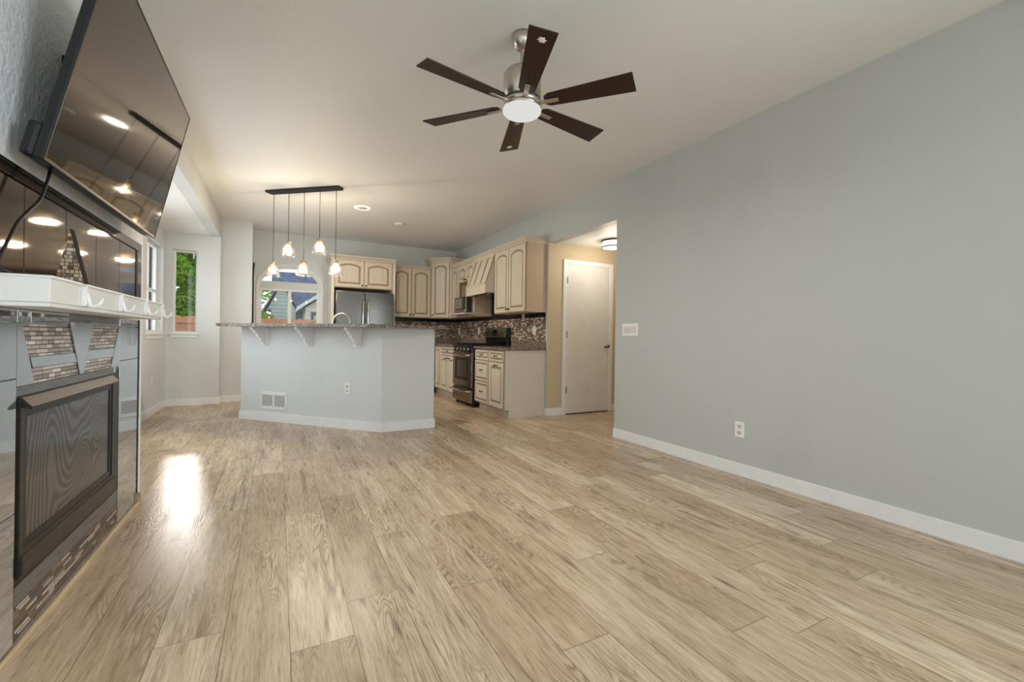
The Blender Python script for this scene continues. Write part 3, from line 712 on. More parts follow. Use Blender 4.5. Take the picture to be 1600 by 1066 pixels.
mb = MB(); mb.obox(Vector((2.838, (Y0 + Y1) / 2, 2.265)) + sn * .008, (0, 1, 0), sl_, sn, (Y1 - Y0) / 2, .03, .01); mb.build('top_rail', 'cream', hd)
mb = MB(); crown(mb, [((2.845, Y0), (-1, 0)), ((2.845, Y1), (-1, 0))], 2.285, 2.35, .045); mb.build('crown_moulding', 'cream', hd)
bx(2.76, 3.10, Y0 + .08, Y1 - .08, 1.678, 1.70).build('filter', 'steel', hd)
# left upper unit with microwave niche
lu = thing('upper_cabinet', 'cream glazed wall cabinet with the microwave niche left of the hood', 'cabinet', (3.0, 7.2, 1.375), 'cream wall cabinets')
mb = MB(); mb.box(2.85, XR - .002, 7.445, 7.80, 1.375, 2.30); mb.box(2.85, XR - .002, 6.70, 7.445, 1.98, 2.30); mb.box(2.86, XR - .002, 6.70, 6.72, 1.43, 1.98); mb.box(3.12, XR - .002, 6.72, 7.445, 1.43, 1.98); mb.box(2.835, XR - .002, 6.70, 7.445, 1.375, 1.405); mb.build('carcass', 'endpanel', lu)
door('door', (2.849, 7.455, 1.385), UY, NX, .335, .895, CG, lu, .042, knob=(.03, .045))
door('door', (2.849, 7.083, 1.985), UY, NX, .362, .295, CG, lu, .05, rail=.05, knob=(.03, .03))
door('door', (2.849, 6.71, 1.985), UY, NX, .366, .295, CG, lu, .05, rail=.05, knob=(.335, .03))
bx(2.66, XR - .004, 6.70, 7.46, 1.406, 1.432, bev=.004).build('shelf', 'cream', lu)
bx(2.832, 2.85, 6.70, 6.735, 1.434, 1.98).build('niche_stile', 'cream', lu); bx(2.832, 2.85, 7.41, 7.445, 1.434, 1.98).build('niche_stile', 'cream', lu)
mb = MB(); crown(mb, [((2.845, 6.70), (-1, 0)), ((2.845, 7.80), (-1, 0))], 2.285, 2.35, .045); mb.build('crown_moulding', 'cream', lu)
mw = thing('microwave_oven', 'small stainless microwave with dark door in the cabinet niche', 'microwave', (2.88, 6.98, 1.432))
bx(2.70, 3.09, 6.745, 7.235, 1.445, 1.70, bev=.006).build('body', 'steel', mw)
bx(2.688, 2.70, 6.752, 7.228, 1.485, 1.695, bev=.003).build('door', 'blackgloss', mw)
bx(2.684, 2.69, 6.875, 7.20, 1.505, 1.675).build('window', 'slot', mw)
bx(2.688, 2.70, 6.752, 7.228, 1.447, 1.483, bev=.003).build('control_strip', 'steel', mw)
for yy in (6.78, 7.2): bx(2.72, 3.06, yy - .012, yy + .012, 1.432, 1.445).build('foot', 'black', mw)
# diagonal corner cabinet, taller
cc = thing('corner_cabinet', 'tall cream diagonal corner wall cabinet with one arched door', 'cabinet', (2.85, 8.1, 1.375))
a, b = Vector((2.54, 8.095, 0)), Vector((2.825, 7.802, 0))
ed = (b - a).normalized(); en = Vector((ed.y, -ed.x, 0)); en = en if en.y < 0 else -en
MB().prism([(2.54, 8.095, 1.375), (2.825, 7.802, 1.375), (XR - .002, 7.802, 1.375), (XR - .002, YB - .002, 1.375), (2.54, YB - .002, 1.375)], (0, 0, 1.06)).build('carcass', 'cream', cc)
wd = (b - a).length
door('door', a + en * .001 + ed * .022 + Vector((0, 0, 1.385)), ed, en, wd - .05, 1.035, CG, cc, .042, knob=(.03, .045))
mb = MB(); crown(mb, [((2.54, YB - .01), (-1, 0)), ((2.54, 8.095), (-.9, -.5)), ((2.825, 7.802), (-.5, -.9)), ((XR - .01, 7.802), (0, -1))], 2.43, 2.505, .05); mb.build('crown_moulding', 'cream', cc)
# back-wall upper pair
bu = thing('upper_cabinet', 'cream glazed two door wall cabinet right of the refrigerator', 'cabinet', (2.15, 8.25, 1.375), 'cream wall cabinets')
bx(1.80, 2.538, 8.11, YB - .002, 1.375, 2.30, bev=.002).build('carcass', 'endpanel', bu)
UX = (1, 0, 0); NY = (0, -1, 0)
door('door', (1.805, 8.109, 1.385), UX, NY, .355, .895, CG, bu, .042, knob=(.325, .045))
door('door', (2.165, 8.109, 1.385), UX, NY, .362, .895, CG, bu, .042, knob=(.03, .045))
mb = MB(); crown(mb, [((1.80, 8.105), (0, -1)), ((2.538, 8.105), (0, -1))], 2.275, 2.335, .04); mb.build('crown_moulding', 'cream', bu)
# fridge surround
fc = thing('refrigerator_cabinet', 'cream two door cabinet with side panels boxing the refrigerator', 'cabinet', (1.28, 8.1, 0))
bx(.80, 1.775, 7.822, YB - .002, 1.825, 2.31, bev=.002).build('carcass', 'endpanel', fc)
bx(.755, .80, 7.80, YB - .002, 0, 2.31, bev=.002).build('side_panel', 'creampale', fc)
bx(1.757, 1.797, 7.80, YB - .002, 0, 2.31, bev=.002).build('side_panel', 'creampale', fc)
door('door', (.805, 7.821, 1.835), UX, NY, .465, .455, CG, fc, .045, knob=(.435, .04))
door('door', (1.275, 7.821, 1.835), UX, NY, .465, .455, CG, fc, .045, knob=(.03, .04))
mb = MB(); crown(mb, [((.755, YB - .01), (-1, 0)), ((.755, 7.80), (-1, -1)), ((1.797, 7.80), (0, -1))], 2.29, 2.36, .05); mb.build('crown_moulding', 'cream', fc)
rf = thing('refrigerator', 'stainless french door refrigerator under the cream cabinet', 'refrigerator', (1.27, 8.05, 0))
bx(.815, 1.74, 7.72, 8.38, .02, 1.76, bev=.004).build('body', 'fridgesteel', rf)
for x0, x1, hx in ((.817, 1.268, 1.232), (1.274, 1.738, 1.312)):
    dd = bx(x0, x1, 7.65, 7.715, .62, 1.758, bev=.008).build('door', 'fridgesteel', rf)
    MB().tube([(hx, 7.65, .78), (hx, 7.61, .80), (hx, 7.60, 1.1), (hx, 7.60, 1.35), (hx, 7.61, 1.60), (hx, 7.65, 1.62)], .012, 10).build('handle', 'chrome', dd)
dd = bx(.817, 1.738, 7.65, 7.715, .08, .61, bev=.008).build('freezer_drawer', 'fridgesteel', rf)
MB().tube([(.9, 7.65, .53), (.92, 7.60, .53), (1.63, 7.60, .53), (1.65, 7.65, .53)], .012, 10).build('handle', 'chrome', dd)
# base cabinets on the right wall
rb = thing('base_cabinet', 'pale cream base cabinet with drawers and a door at the counter end', 'cabinet', (2.85, 5.46, 0), 'pale base cabinets')
MB().prism([(2.55, 5.0, .105), (2.55, 5.0, .868), (XR - .002, 5.0, .868), (XR - .002, 5.0, 0), (2.612, 5.0, 0), (2.612, 5.0, .105)], (0, .93, 0)).build('carcass', 'endpale', rb)
bx(2.53, 2.549, 4.998, 5.006, .105, .868).build('edge_strip', 'glazepale', rb)
door('drawer', (2.549, 5.010, .715), UY, NX, .435, .14, CP, rb, rail=.022, pull=(.2175, .075))
door('door', (2.549, 5.010, .118), UY, NX, .435, .588, CP, rb, rail=.055, pull=(.2175, .55))
for z0, z1 in ((.715, .855), (.418, .705), (.118, .408)): door('drawer', (2.549, 5.462, z0), UY, NX, .46, z1 - z0, CP, rb, rail=.025, pull=(.22, (z1 - z0) * .55))
lb = thing('base_cabinet', 'pale cream base cabinet left of the range behind the island end', 'cabinet', (2.85, 7.2, 0), 'pale base cabinets')
MB().prism([(2.55, 6.715, .105), (2.55, 6.715, .868), (XR - .002, 6.715, .868), (XR - .002, 6.715, 0), (2.612, 6.715, 0), (2.612, 6.715, .105)], (0, YB - 6.715 - .004, 0)).build('carcass', 'creampale', lb)
door('drawer', (2.549, 6.725, .715), UY, NX, .75, .14, CP, lb, rail=.025, pull=(.375, .075))
door('door', (2.549, 6.725, .118), UY, NX, .372, .588, CP, lb, rail=.055, pull=(.30, .55))
door('door', (2.549, 7.103, .118), UY, NX, .372, .588, CP, lb, rail=.055, pull=(.07, .55))
door('door', (2.549, 7.49, .118), UY, NX, .28, .737, CP, lb, rail=.05)
bb = thing('base_cabinet', 'cream base cabinet along the back wall right of the refrigerator', 'cabinet', (2.15, 8.1, 0), 'pale base cabinets')
bx(1.80, 2.53, 7.82, YB - .004, .105, .868).build('carcass', 'creampale', bb)
bx(1.80, 2.53, 7.88, YB - .02, 0, .105).build('toe_kick', 'creampale', bb)
door('door', (1.81, 7.819, .118), UX, NY, .345, .737, CP, bb, rail=.055, pull=(.30, .68))
door('door', (2.165, 7.819, .118), UX, NY, .345, .737, CP, bb, rail=.055, pull=(.05, .68))
mb = MB(); mb.box(2.508, XR - .003, 4.978, 5.935, .870, .903, bev=.004); mb.box(3.122, XR - .003, 4.985, 5.935, .9035, .998, bev=.003)
one(mb, 'kitchen_worktop', 'granite', (2.8, 5.46, .87), 'granite worktop with short upstand right of the range', 'countertop', 'granite kitchen worktops')
mb = MB(); mb.box(2.508, XR - .003, 6.707, YB - .003, .870, .903, bev=.004); mb.box(1.80, 2.508, 7.79, YB - .003, .870, .903, bev=.004); mb.box(3.122, XR - .003, 6.707, YB - .003, .9035, .998, bev=.003); mb.box(1.80, 3.12, YB - .027, YB - .003, .9035, .998, bev=.003)
one(mb, 'kitchen_worktop', 'granite', (2.8, 7.5, .87), 'granite corner worktop left of the range', 'countertop', 'granite kitchen worktops')
# backsplash (fixed wall tile)
mb = MB(); mb.box(XR - .008, XR - .0005, 5.0, YB - .01, .90, 1.315); mb.box(1.80, XR - .009, YB - .008, YB - .0005, .90, 1.315)
struct(mb.build('wall_backsplash', 'splash'))
mb = MB(); mb.box(XR - .009, XR - .0005, 5.0, 5.56, 1.3155, 1.374); mb.box(XR - .009, XR - .0005, 5.64, YB - .01, 1.3155, 1.374); mb.box(1.80, XR - .01, YB - .009, YB - .0005, 1.3155, 1.374); mb.box(XR - .009, XR - .0005, Y0, Y1, 1.3745, 1.75)
struct(mb.build('wall_backsplash_border', 'blacktile'))
struct(bx(XR - .009, XR - .0005, 5.561, 5.639, 1.3155, 1.374).build('wall_backsplash_patch', 'tan'))
for y_, lb_ in ((5.28, 'white outlet on the mosaic backsplash right of the range'), (7.2, 'white outlet on the mosaic backsplash just left of the range'), (8.16, 'white outlet on the mosaic backsplash by the kitchen corner')):
    outlet('wall_outlet', (XR - .008, y_, 1.144), (0, 1, 0), (-1, 0, 0), .075, .12, lb_)

# ------------------------------------------------------------------ range
rg = thing('cooking_range', 'freestanding black and stainless range between the base cabinets', 'stove', (2.8, 6.32, 0))
ry0, ry1, rx = 5.945, 6.70, 2.49
bx(rx + .012, 3.11, ry0, ry1, .055, .888, bev=.003).build('body', 'blackgloss', rg)
for x_ in (2.55, 3.05):
    for y_ in (ry0 + .05, ry1 - .05): MB().lathe((x_, y_, 0), [(0, 0), (.022, 0), (.02, .055), (0, .055)], 12).build('foot', 'black', rg)
bx(rx - .02, 3.11, ry0 - .003, ry1 + .003, .888, .912, bev=.004).build('cooktop', 'blackgloss', rg)
for k in range(2):
    mb = MB(); ya = ry0 + .04 + k * .35
    for q in range(4): mb.box(2.53, 3.0, ya + .02 + q * .095, ya + .035 + q * .095, .922, .936)
    for x_ in (2.53, 2.76, 2.985): mb.box(x_, x_ + .015, ya + .02, ya + .32, .914, .934)
    mb.build('grate', 'black', rg)
cp = bx(rx - .014, rx + .012, ry0, ry1, .806, .886, bev=.004).build('control_panel', 'blackgloss', rg)
for k in range(5): MB().lathe((rx - .014, ry0 + .09 + k * .144, .846), [(0, 0), (.024, 0), (.021, .022), (0, .024)], 16, axis=(-1, 0, 0)).build('knob', 'steel', cp)
od = MB()
yo = [(ry0, .29), (ry1, .29), (ry1, .80), (ry0, .80)]; yi = [(ry0 + .12, .40), (ry1 - .12, .40), (ry1 - .12, .70), (ry0 + .12, .70)]
od.ring([(rx - .012, y, z) for y, z in yo], [(rx - .012, y, z) for y, z in yi], (.024, 0, 0)); od = od.build('oven_door', 'steeldark', rg)
bx(rx - .008, rx + .01, ry0 + .12, ry1 - .12, .40, .70).build('window', 'blackgloss', od)
mb = MB(); mb.ring([(rx - .014, y, z) for y, z in ((ry0 + .10, .38), (ry1 - .10, .38), (ry1 - .10, .72), (ry0 + .10, .72))], [(rx - .014, y, z) for y, z in ((ry0 + .14, .42), (ry1 - .14, .42), (ry1 - .14, .68), (ry0 + .14, .68))], (.006, 0, 0)); mb.build('window_border', 'black', od)
bow = lambda z, dz=0: [(rx - .012, ry0 + .02, z), (rx - .045, ry0 + .04, z - dz * .4)] + [(rx - .045 - .022 * math.sin(math.pi * i / 8), ry0 + .04 + (ry1 - ry0 - .08) * i / 8, z - dz * math.sin(math.pi * i / 8)) for i in range(1, 8)] + [(rx - .045, ry1 - .04, z - dz * .4), (rx - .012, ry1 - .02, z)]
MB().tube(bow(.765), .013, 10).build('handle', 'chrome', od)
dr = bx(rx - .012, rx + .012, ry0, ry1, .06, .255, bev=.004).build('drawer', 'steeldark', rg)
MB().tube(bow(.235, .01), .013, 10).build('handle', 'chrome', dr)
bg = MB().prism([(3.045, ry0 + .02, .912), (3.04, ry0 + .02, 1.02), (3.06, ry0 + .02, 1.185), (3.12, ry0 + .02, 1.185), (3.12, ry0 + .02, .912)], (0, ry1 - ry0 - .04, 0)).build('backguard', 'blackgloss', rg)
MB().hexa([(3.028, ry0 + .035, 1.03), (3.05, ry0 + .035, 1.03), (3.05, ry1 - .005, 1.03), (3.028, ry1 - .005, 1.03), (3.046, ry0 + .035, 1.175), (3.064, ry0 + .035, 1.175), (3.064, ry1 - .005, 1.175), (3.046, ry1 - .005, 1.175)]).build('backguard_face', 'steel', bg)
MB().hexa([(3.028, 6.26, 1.06), (3.05, 6.26, 1.06), (3.05, 6.40, 1.06), (3.028, 6.40, 1.06), (3.036, 6.26, 1.15), (3.06, 6.26, 1.15), (3.06, 6.40, 1.15), (3.036, 6.40, 1.15)]).build('display', 'blackgloss', bg)

# ------------------------------------------------------------------ fireplace
fp = thing('fireplace', 'gas fireplace faced with glossy grey tile and stone mosaic', 'fireplace', (XH, 2.53, 0))
FX = -.745
F0, F1 = 1.66, 3.40
def slab(poly, x0, x1, mat, name, parent=fp, mi=0):
    """flat tile on the wall plane from a (y, z) outline"""
    return MB().prism([(x0, y, z) for y, z in poly], (x1 - x0, 0, 0)).build(name, mat, parent)
XB = XH + .001
mb = MB()
def tl(mb, y0, y1, z0, z1, g=.0012): mb.box(XB, FX, y0 + g, y1 - g, z0 + g, z1 - g, bev=.0012)
for (a, b) in ((F0, 2.005), (3.05, F1)):
    mb = MB()
    tl(mb, a, b, .025, .45); tl(mb, a, b, .45, .885); tl(mb, a, b, .885, 1.066); tl(mb, a, b, 1.068, 1.112)
    mb.build('side_tile', 'tile', fp)
mb = MB(); tl(mb, 2.005, 2.095, 1.066, 1.112); tl(mb, 2.095, 2.405, 1.066, 1.112); mb.build('top_tile', 'tile', fp)
bx(XB, FX - .006, 2.40, 3.05, 1.083, 1.112).build('rough_edge', 'slate', fp)
bx(XB, FX - .002, 2.675, 3.05, 1.067, 1.083).build('top_tile', 'tile', fp)
def T(poly, name='wedge_tile', mat='tile', x=FX): return slab(poly, XB, x, mat, name)
T([(2.006, 1.064), (2.034, 1.064), (2.123, .859), (2.006, .859)])
T([(3.049, 1.064), (3.033, 1.064), (2.912, .859), (3.049, .859)])
T([(2.41, 1.081), (2.672, 1.081), (2.560, .859), (2.520, .859)])
T([(2.092, .950), (2.462, .950), (2.485, .913), (2.112, .913)]); T([(2.612, .955), (2.962, .955), (2.938, .913), (2.582, .913)])
T([(2.037, 1.064), (2.396, 1.064), (2.459, .952), (2.091, .952)], 'mosaic_panel', 'stone_pale', FX - .003)
T([(2.113, .911), (2.487, .911), (2.514, .859), (2.125, .859)], 'mosaic_panel', 'stone_pale', FX - .003)
T([(2.674, 1.065), (3.03, 1.065), (2.965, .957), (2.614, .957)], 'mosaic_panel', 'stone_pale', FX - .003)
T([(2.58, .911), (2.936, .911), (2.91, .859), (2.562, .859)], 'mosaic_panel', 'stone_pale', FX - .003)
T([(2.008, .142), (3.048, .142), (3.048, .026), (2.008, .026)], 'mosaic_panel', 'stone_mix', FX - .002)
bx(XB, FX + .0, 2.008, 3.048, .143, .205).build('slate_ledge', 'slate', fp)
bx(XB, FX - .002, 2.008, 2.965, .826, .857).build('slate_header', 'slate', fp)
# side edge trims
bx(XB, FX + .003, F1, F1 + .014, .07, 1.112).build('edge_trim', 'black', fp)
# firebox
mb = MB(); mb.box(-1.17, -1.16, 2.012, 3.048, .207, .825); mb.box(-1.17, XB, 2.012, 2.02, .207, .825); mb.box(-1.17, XB, 3.04, 3.048, .207, .825); mb.box(-1.17, XB, 2.012, 3.048, .207, .215); mb.box(-1.17, XB, 2.012, 3.048, .817, .825)
mb.build('firebox', 'black', fp)
def fring(x, o, n_, d, mat, name):
    q = lambda a, b, c, e: [(x, a, c), (x, b, c), (x, b, e), (x, a, e)]
    return MB().ring(q(*o), q(*n_), (d, 0, 0)).build(name, mat, fp)
fring(FX - .016, (2.009, 3.047, .206, .825), (2.024, 2.968, .30, .812), .014, 'black', 'firebox_surround')
fring(FX - .010, (2.024, 2.962, .225, .822), (2.05, 2.935, .312, .79), .014, 'hearth_metal', 'firebox_frame')
bx(FX - .004, FX + .012, 2.028, 2.958, .232, .296, bev=.003).build('lower_louvre', 'hearth_metal', fp)
fring(FX - .010, (2.048, 2.938, .31, .795), (2.075, 2.905, .338, .752), .010, 'black', 'screen_frame')
bx(FX - .008, FX - .004, 2.07, 2.91, .333, .757).build('mesh_screen', 'mesh', fp)
HY0, HY1, HX = 2.03, 2.932, -.716
MB().hexa([(FX + .002, HY0, .814), (HX, HY0, .782), (HX, HY1, .782), (FX + .002, HY1, .814), (FX + .002, HY0, .822), (HX, HY0, .790), (HX, HY1, .790), (FX + .002, HY1, .822)]).build('hood', 'hood_brown', fp)
for y_ in (HY0 + .001, HY1 - .008): MB().prism([(FX + .0045, y_, .786), (HX - .002, y_, .781), (FX + .0045, y_, .813)], (0, .007, 0)).build('hood_side', 'black', fp)
# mirrored panel over the mantel
mb = MB(); seams = [1.62, 2.05, 2.375, 2.70, 3.04, 3.35]
for a, b in zip(seams, seams[1:]): mb.box(XB, FX - .004, a + .0022, b - .0022, 1.207, 1.52, bev=.001)
mb.build('mirror_panel', 'bronzemirror', fp)
bx(XB, XB + .004, 1.62, 3.35, 1.207, 1.52).build('panel_backing', 'black', fp)
mb = MB(); mb.box(XB, FX + .002, 1.60, 3.436, 1.523, 1.570, bev=.003); mb.box(XB, FX + .002, 3.353, 3.436, 1.207, 1.522, bev=.003); mb.build('mirror_border', 'bronzemirror', fp)
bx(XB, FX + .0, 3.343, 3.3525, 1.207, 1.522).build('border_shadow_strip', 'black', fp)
# mantel shelf
ma = thing('mantel_shelf', 'white box mantel shelf carried over the tiled fireplace', 'mantel', (-.68, 2.52, 1.115))
MX = -.600
mb = MB(); mb.box(XB, MX, 1.80, 3.225, 1.126, 1.206, bev=.003); mb.build('shelf_box', 'mantel', ma)
mb = MB(); mb.box(XB, MX - .004, 1.806, 3.219, 1.113, 1.126, bev=.003); mb.box(XB, MX + .005, 1.795, 3.23, 1.198, 1.206, bev=.002); mb.build('edge_moulding', 'mantel', ma)
# quarter-round at the hearth foot
qr = MB(); qp = [(0, 0)] + [(.018 * math.cos(math.pi / 2 * i / 6), .018 * math.sin(math.pi / 2 * i / 6)) for i in range(7)]
qr.prism([(FX + .0005 + a, 1.64, b) for a, b in qp], (0, 1.775, 0)); qr.box(XH + .001, FX + .018, 3.4155, 3.43, 0, .068, bev=.003)
struct(qr.build('trim_1', 'oak'))
# hooks
def hook(y):
    mb = MB(); x = MX + .0055
    pl = [(y - .022 + .044 * i / 8, 0) for i in range(9)]
    outl = [(y - .018, 1.128), (y + .018, 1.128), (y + .021, 1.15), (y + .018, 1.178), (y + .008, 1.196), (y, 1.1985), (y - .008, 1.196), (y - .018, 1.178), (y - .021, 1.15)]
    c_ = (y, 1.158)
    mb.loops([[(x - .005, a, b) for a, b in outl], [(x + .004, a, b) for a, b in outl], [(x + .006, y + (a - y) * .8, 1.158 + (b - 1.158) * .85) for a, b in outl]], [0, 0, 0])
    mb.tube([(x + .004, y, 1.180), (x + .008, y, 1.15), (x + .014, y, 1.13), (x + .026, y, 1.127), (x + .038, y, 1.137), (x + .046, y, 1.158)], .006, 10, radii=[.004, .006, .008, .008, .007, .004])
    return mb
for y_, lb_ in ((2.05, 'white plastic hook on the mantel front nearest the viewer'), (2.445, 'white plastic hook second along the mantel front'), (2.845, 'white plastic hook third along the mantel front'), (3.195, 'white plastic hook at the far end of the mantel front')):
    one(hook(y_), 'wall_hook', 'hookwhite', (MX, y_, 1.13), lb_, 'hook', 'white hooks along the mantel front')
# tabletop tree
dt = thing('decorative_tree', 'small mosaic tree ornament standing on the white mantel', 'ornament', (-.605, 2.05, 1.206))
tx, ty, tz = -.632, 2.03, 1.206
MB().prism([(tx - .036, ty + .004, tz), (tx + .040, ty + .004, tz), (tx, ty + .004, tz + .185)], (.003, .026, 0)).build('backing_board', 'blackfelt', dt)
M['shell'] = mosaic('shell_chips', .016, .0125, [lin(206, 190, 166), lin(236, 228, 214), lin(170, 132, 90), lin(148, 128, 108), lin(222, 200, 164), lin(120, 92, 64), lin(196, 160, 116)], lin(70, 54, 40), .15, .001)
MB().prism([(tx - .035, ty, tz + .001), (tx + .038, ty, tz + .001), (tx, ty, tz + .180)], (0, .004, 0)).build('mosaic_front', 'shell', dt)
# ------------------------------------------------------------------ television
tv = thing('television', 'large flat black television tilted down on its wall mount above the fireplace', 'television', (-.70, 2.58, 1.9))
Wt, Ht, bt_ = 1.33, .755, .213
wv = Vector((.012, .9999, .003)).normalized(); hv = Vector((math.sin(bt_), -.002, math.cos(bt_))).normalized(); nv = hv.cross(wv) * -1
nv = wv.cross(hv); nv = nv if nv.x > 0 else -nv
O = Vector((-.661, 1.921, 1.5815))
def tvbox(u0, u1, v0, v1, d0, d1, mat, name, parent=tv, bev=0):
    c = O + wv * (u0 + u1) / 2 + hv * (v0 + v1) / 2 + nv * (d0 + d1) / 2
    return MB().obox(c, wv, hv, nv, (u1 - u0) / 2, (v1 - v0) / 2, (d1 - d0) / 2, bev=bev).build(name, mat, parent)
tvbox(0, Wt, 0, Ht, -.028, -.001, 'blackplastic', 'housing', bev=.004)
tvbox(.006, Wt - .006, .012, Ht - .005, -.002, .0, 'screen', 'screen')
mb = MB()
for u0, u1, v0, v1 in ((0, .006, 0, Ht), (Wt - .006, Wt, 0, Ht), (0, Wt, Ht - .005, Ht)): mb.obox(O + wv * (u0 + u1) / 2 + hv * (v0 + v1) / 2, wv, hv, nv, (u1 - u0) / 2, (v1 - v0) / 2, .0015)
mb.build('bezel', 'black', tv)
tvbox(0, Wt, 0, .007, -.002, .002, 'hood_brown', 'bottom_bezel')
tvbox(.09, Wt - .09, .02, .36, -.056, -.028, 'blackplastic', 'electronics_bulge', bev=.012)
tvbox(.004, Wt - .004, .0, .115, -.064, -.028, 'blackplastic', 'speaker_bulge', bev=.014)
mb = MB(); mb.box(XB, XH + .03, 2.35, 2.82, 1.78, 2.12, bev=.003)
for y_ in (2.42, 2.74): mb.hexa([(XH + .028, y_, 1.80), (-.62, y_, 1.80), (-.62, y_ + .03, 1.80), (XH + .028, y_ + .03, 1.80), (XH + .028, y_, 2.10), (-.56, y_, 2.10), (-.56, y_ + .03, 2.10), (XH + .028, y_ + .03, 2.10)])
mb.build('wall_mount', 'black', tv)
cb = MB(); q = [(-.705, 2.10, 1.60), (-.70, 2.07, 1.56), (-.70, 2.035, 1.50), (-.70, 2.0, 1.46), (-.70, 1.93, 1.41), (-.70, 1.875, 1.365), (-.70, 1.83, 1.31), (-.70, 1.79, 1.258), (-.70, 1.775, 1.225), (-.70, 1.80, 1.2125), (-.70, 1.84, 1.2115)]
def smooth(P, n=5):
    P = [Vector(p) for p in P]; out = []
    for i in range(len(P) - 1):
        p0, p1, p2, p3 = P[max(i - 1, 0)], P[i], P[i + 1], P[min(i + 2, len(P) - 1)]
        for k in range(n):
            t = k / n; out.append(.5 * ((2 * p1) + (p2 - p0) * t + (2 * p0 - 5 * p1 + 4 * p2 - p3) * t * t + (3 * p1 - p0 - 3 * p2 + p3) * t ** 3))
    return out + [P[-1]]
one(cb.tube(smooth(q), .0048, 8), 'power_cord', 'black', (-.70, 1.9, 1.4), 'black power cord hanging from the television to the mantel', 'cord')

# ------------------------------------------------------------------ ceiling fan
FC = Vector((1.196, 2.182, 2.74))
fan = thing('ceiling_fan', 'brushed nickel six blade ceiling fan with dark wood blades', 'fan', FC)
MB().lathe(FC, [(0, 0), (.062, 0), (.062, -.02), (.058, -.045), (.045, -.066), (.024, -.082), (0, -.082)], 32).build('canopy', 'nickel', fan)
MB().lathe(FC, [(.0125, -.08), (.0125, -.195)], 16).build('downrod', 'nickel', fan)
MB().lathe(FC, [(0, -.172), (.02, -.172), (.022, -.192), (.05, -.197), (.09, -.206), (.104, -.224), (.106, -.25), (.106, -.362), (.1, -.365), (0, -.365)], 40).build('motor_housing', 'nickel', fan)
MB().lathe(FC, [(0, -.363), (.1, -.365), (.1, -.372), (.104, -.373), (.104, -.393), (.1, -.394), (.1, -.399), (0, -.400)], 40).build('blade_ring', 'nickel', fan)
MB().lathe(FC, [(.098, -.367), (.1035, -.367), (.1035, -.371), (.098, -.371)], 40).build('shadow_ring', 'black', fan)
MB().lathe(FC, [(0, -.400), (.106, -.400), (.109, -.403), (.109, -.416), (.104, -.418), (0, -.418)], 40).build('light_collar', 'nickel', fan)
MB().lathe(FC, [(0, -.416), (.107, -.417), (.109, -.422), (.108, -.432), (.100, -.440), (.08, -.444), (0, -.445)], 40).build('light_lens', 'fanglass', fan)
zc = FC.z - .394
_fl = area('fan_lamp_light', FC + Vector((0, 0, -.447)), (0, 0, -1), .165, .165, 19, (1, .97, .93)); _fl.data.shape = 'DISK'; _fl.parent = fan; _fl.location = (0, 0, -.447)
for k in range(6):
    an = math.radians(10.0 + 60 * k); dr_ = Vector((math.cos(an), math.sin(an), 0)); tg = Vector((-math.sin(an), math.cos(an), 0))
    ph = math.radians(12); wt = (tg * math.cos(ph) - Vector((0, 0, 1)) * math.sin(ph)); nn = dr_.cross(wt)
    c0 = Vector((FC.x, FC.y, zc + .006))
    bm_ = MB(); uvl = bm_.bm.loops.layers.uv.new('UVMap')
    outl = [(.135, -.030), (.160, -.046), (.612, -.071), (.618, .060), (.160, .046), (.135, .030)]
    top = [c0 + dr_ * r + wt * w + nn * .0035 for r, w in outl]
    bm_.prism([p - nn * .007 for p in top], nn * .007)
    for f in bm_.bm.faces:
        for lp in f.loops:
            v = lp.vert.co - c0; lp[uvl].uv = (v.dot(dr_) + k * 3.1, v.dot(wt))
    bl = bm_.build('blade', 'blade', fan)
    mb = MB(); mb.obox(c0 + dr_ * .155 - nn * .009 * (1 if nn.z > 0 else -1), dr_, wt, nn, .060, .0135, .004, bev=.002); mb.build('blade_bracket', 'nickel', bl)
    if k in (1, 4):
        sg = -1 if nn.z > 0 else 1
        pc = c0 + dr_ * .555 + nn * .0042 * sg + wt * (.0 if k == 4 else .0)
        mb = MB(); mb.lathe(pc, [(0, .0025), (.014, .002), (.019, 0), (0, 0)], 14, axis=nn * sg, wob=lambda i, j: 1 + .25 * math.sin(i * 2.7)); mb.build('white_patch', 'hookwhite', bl)
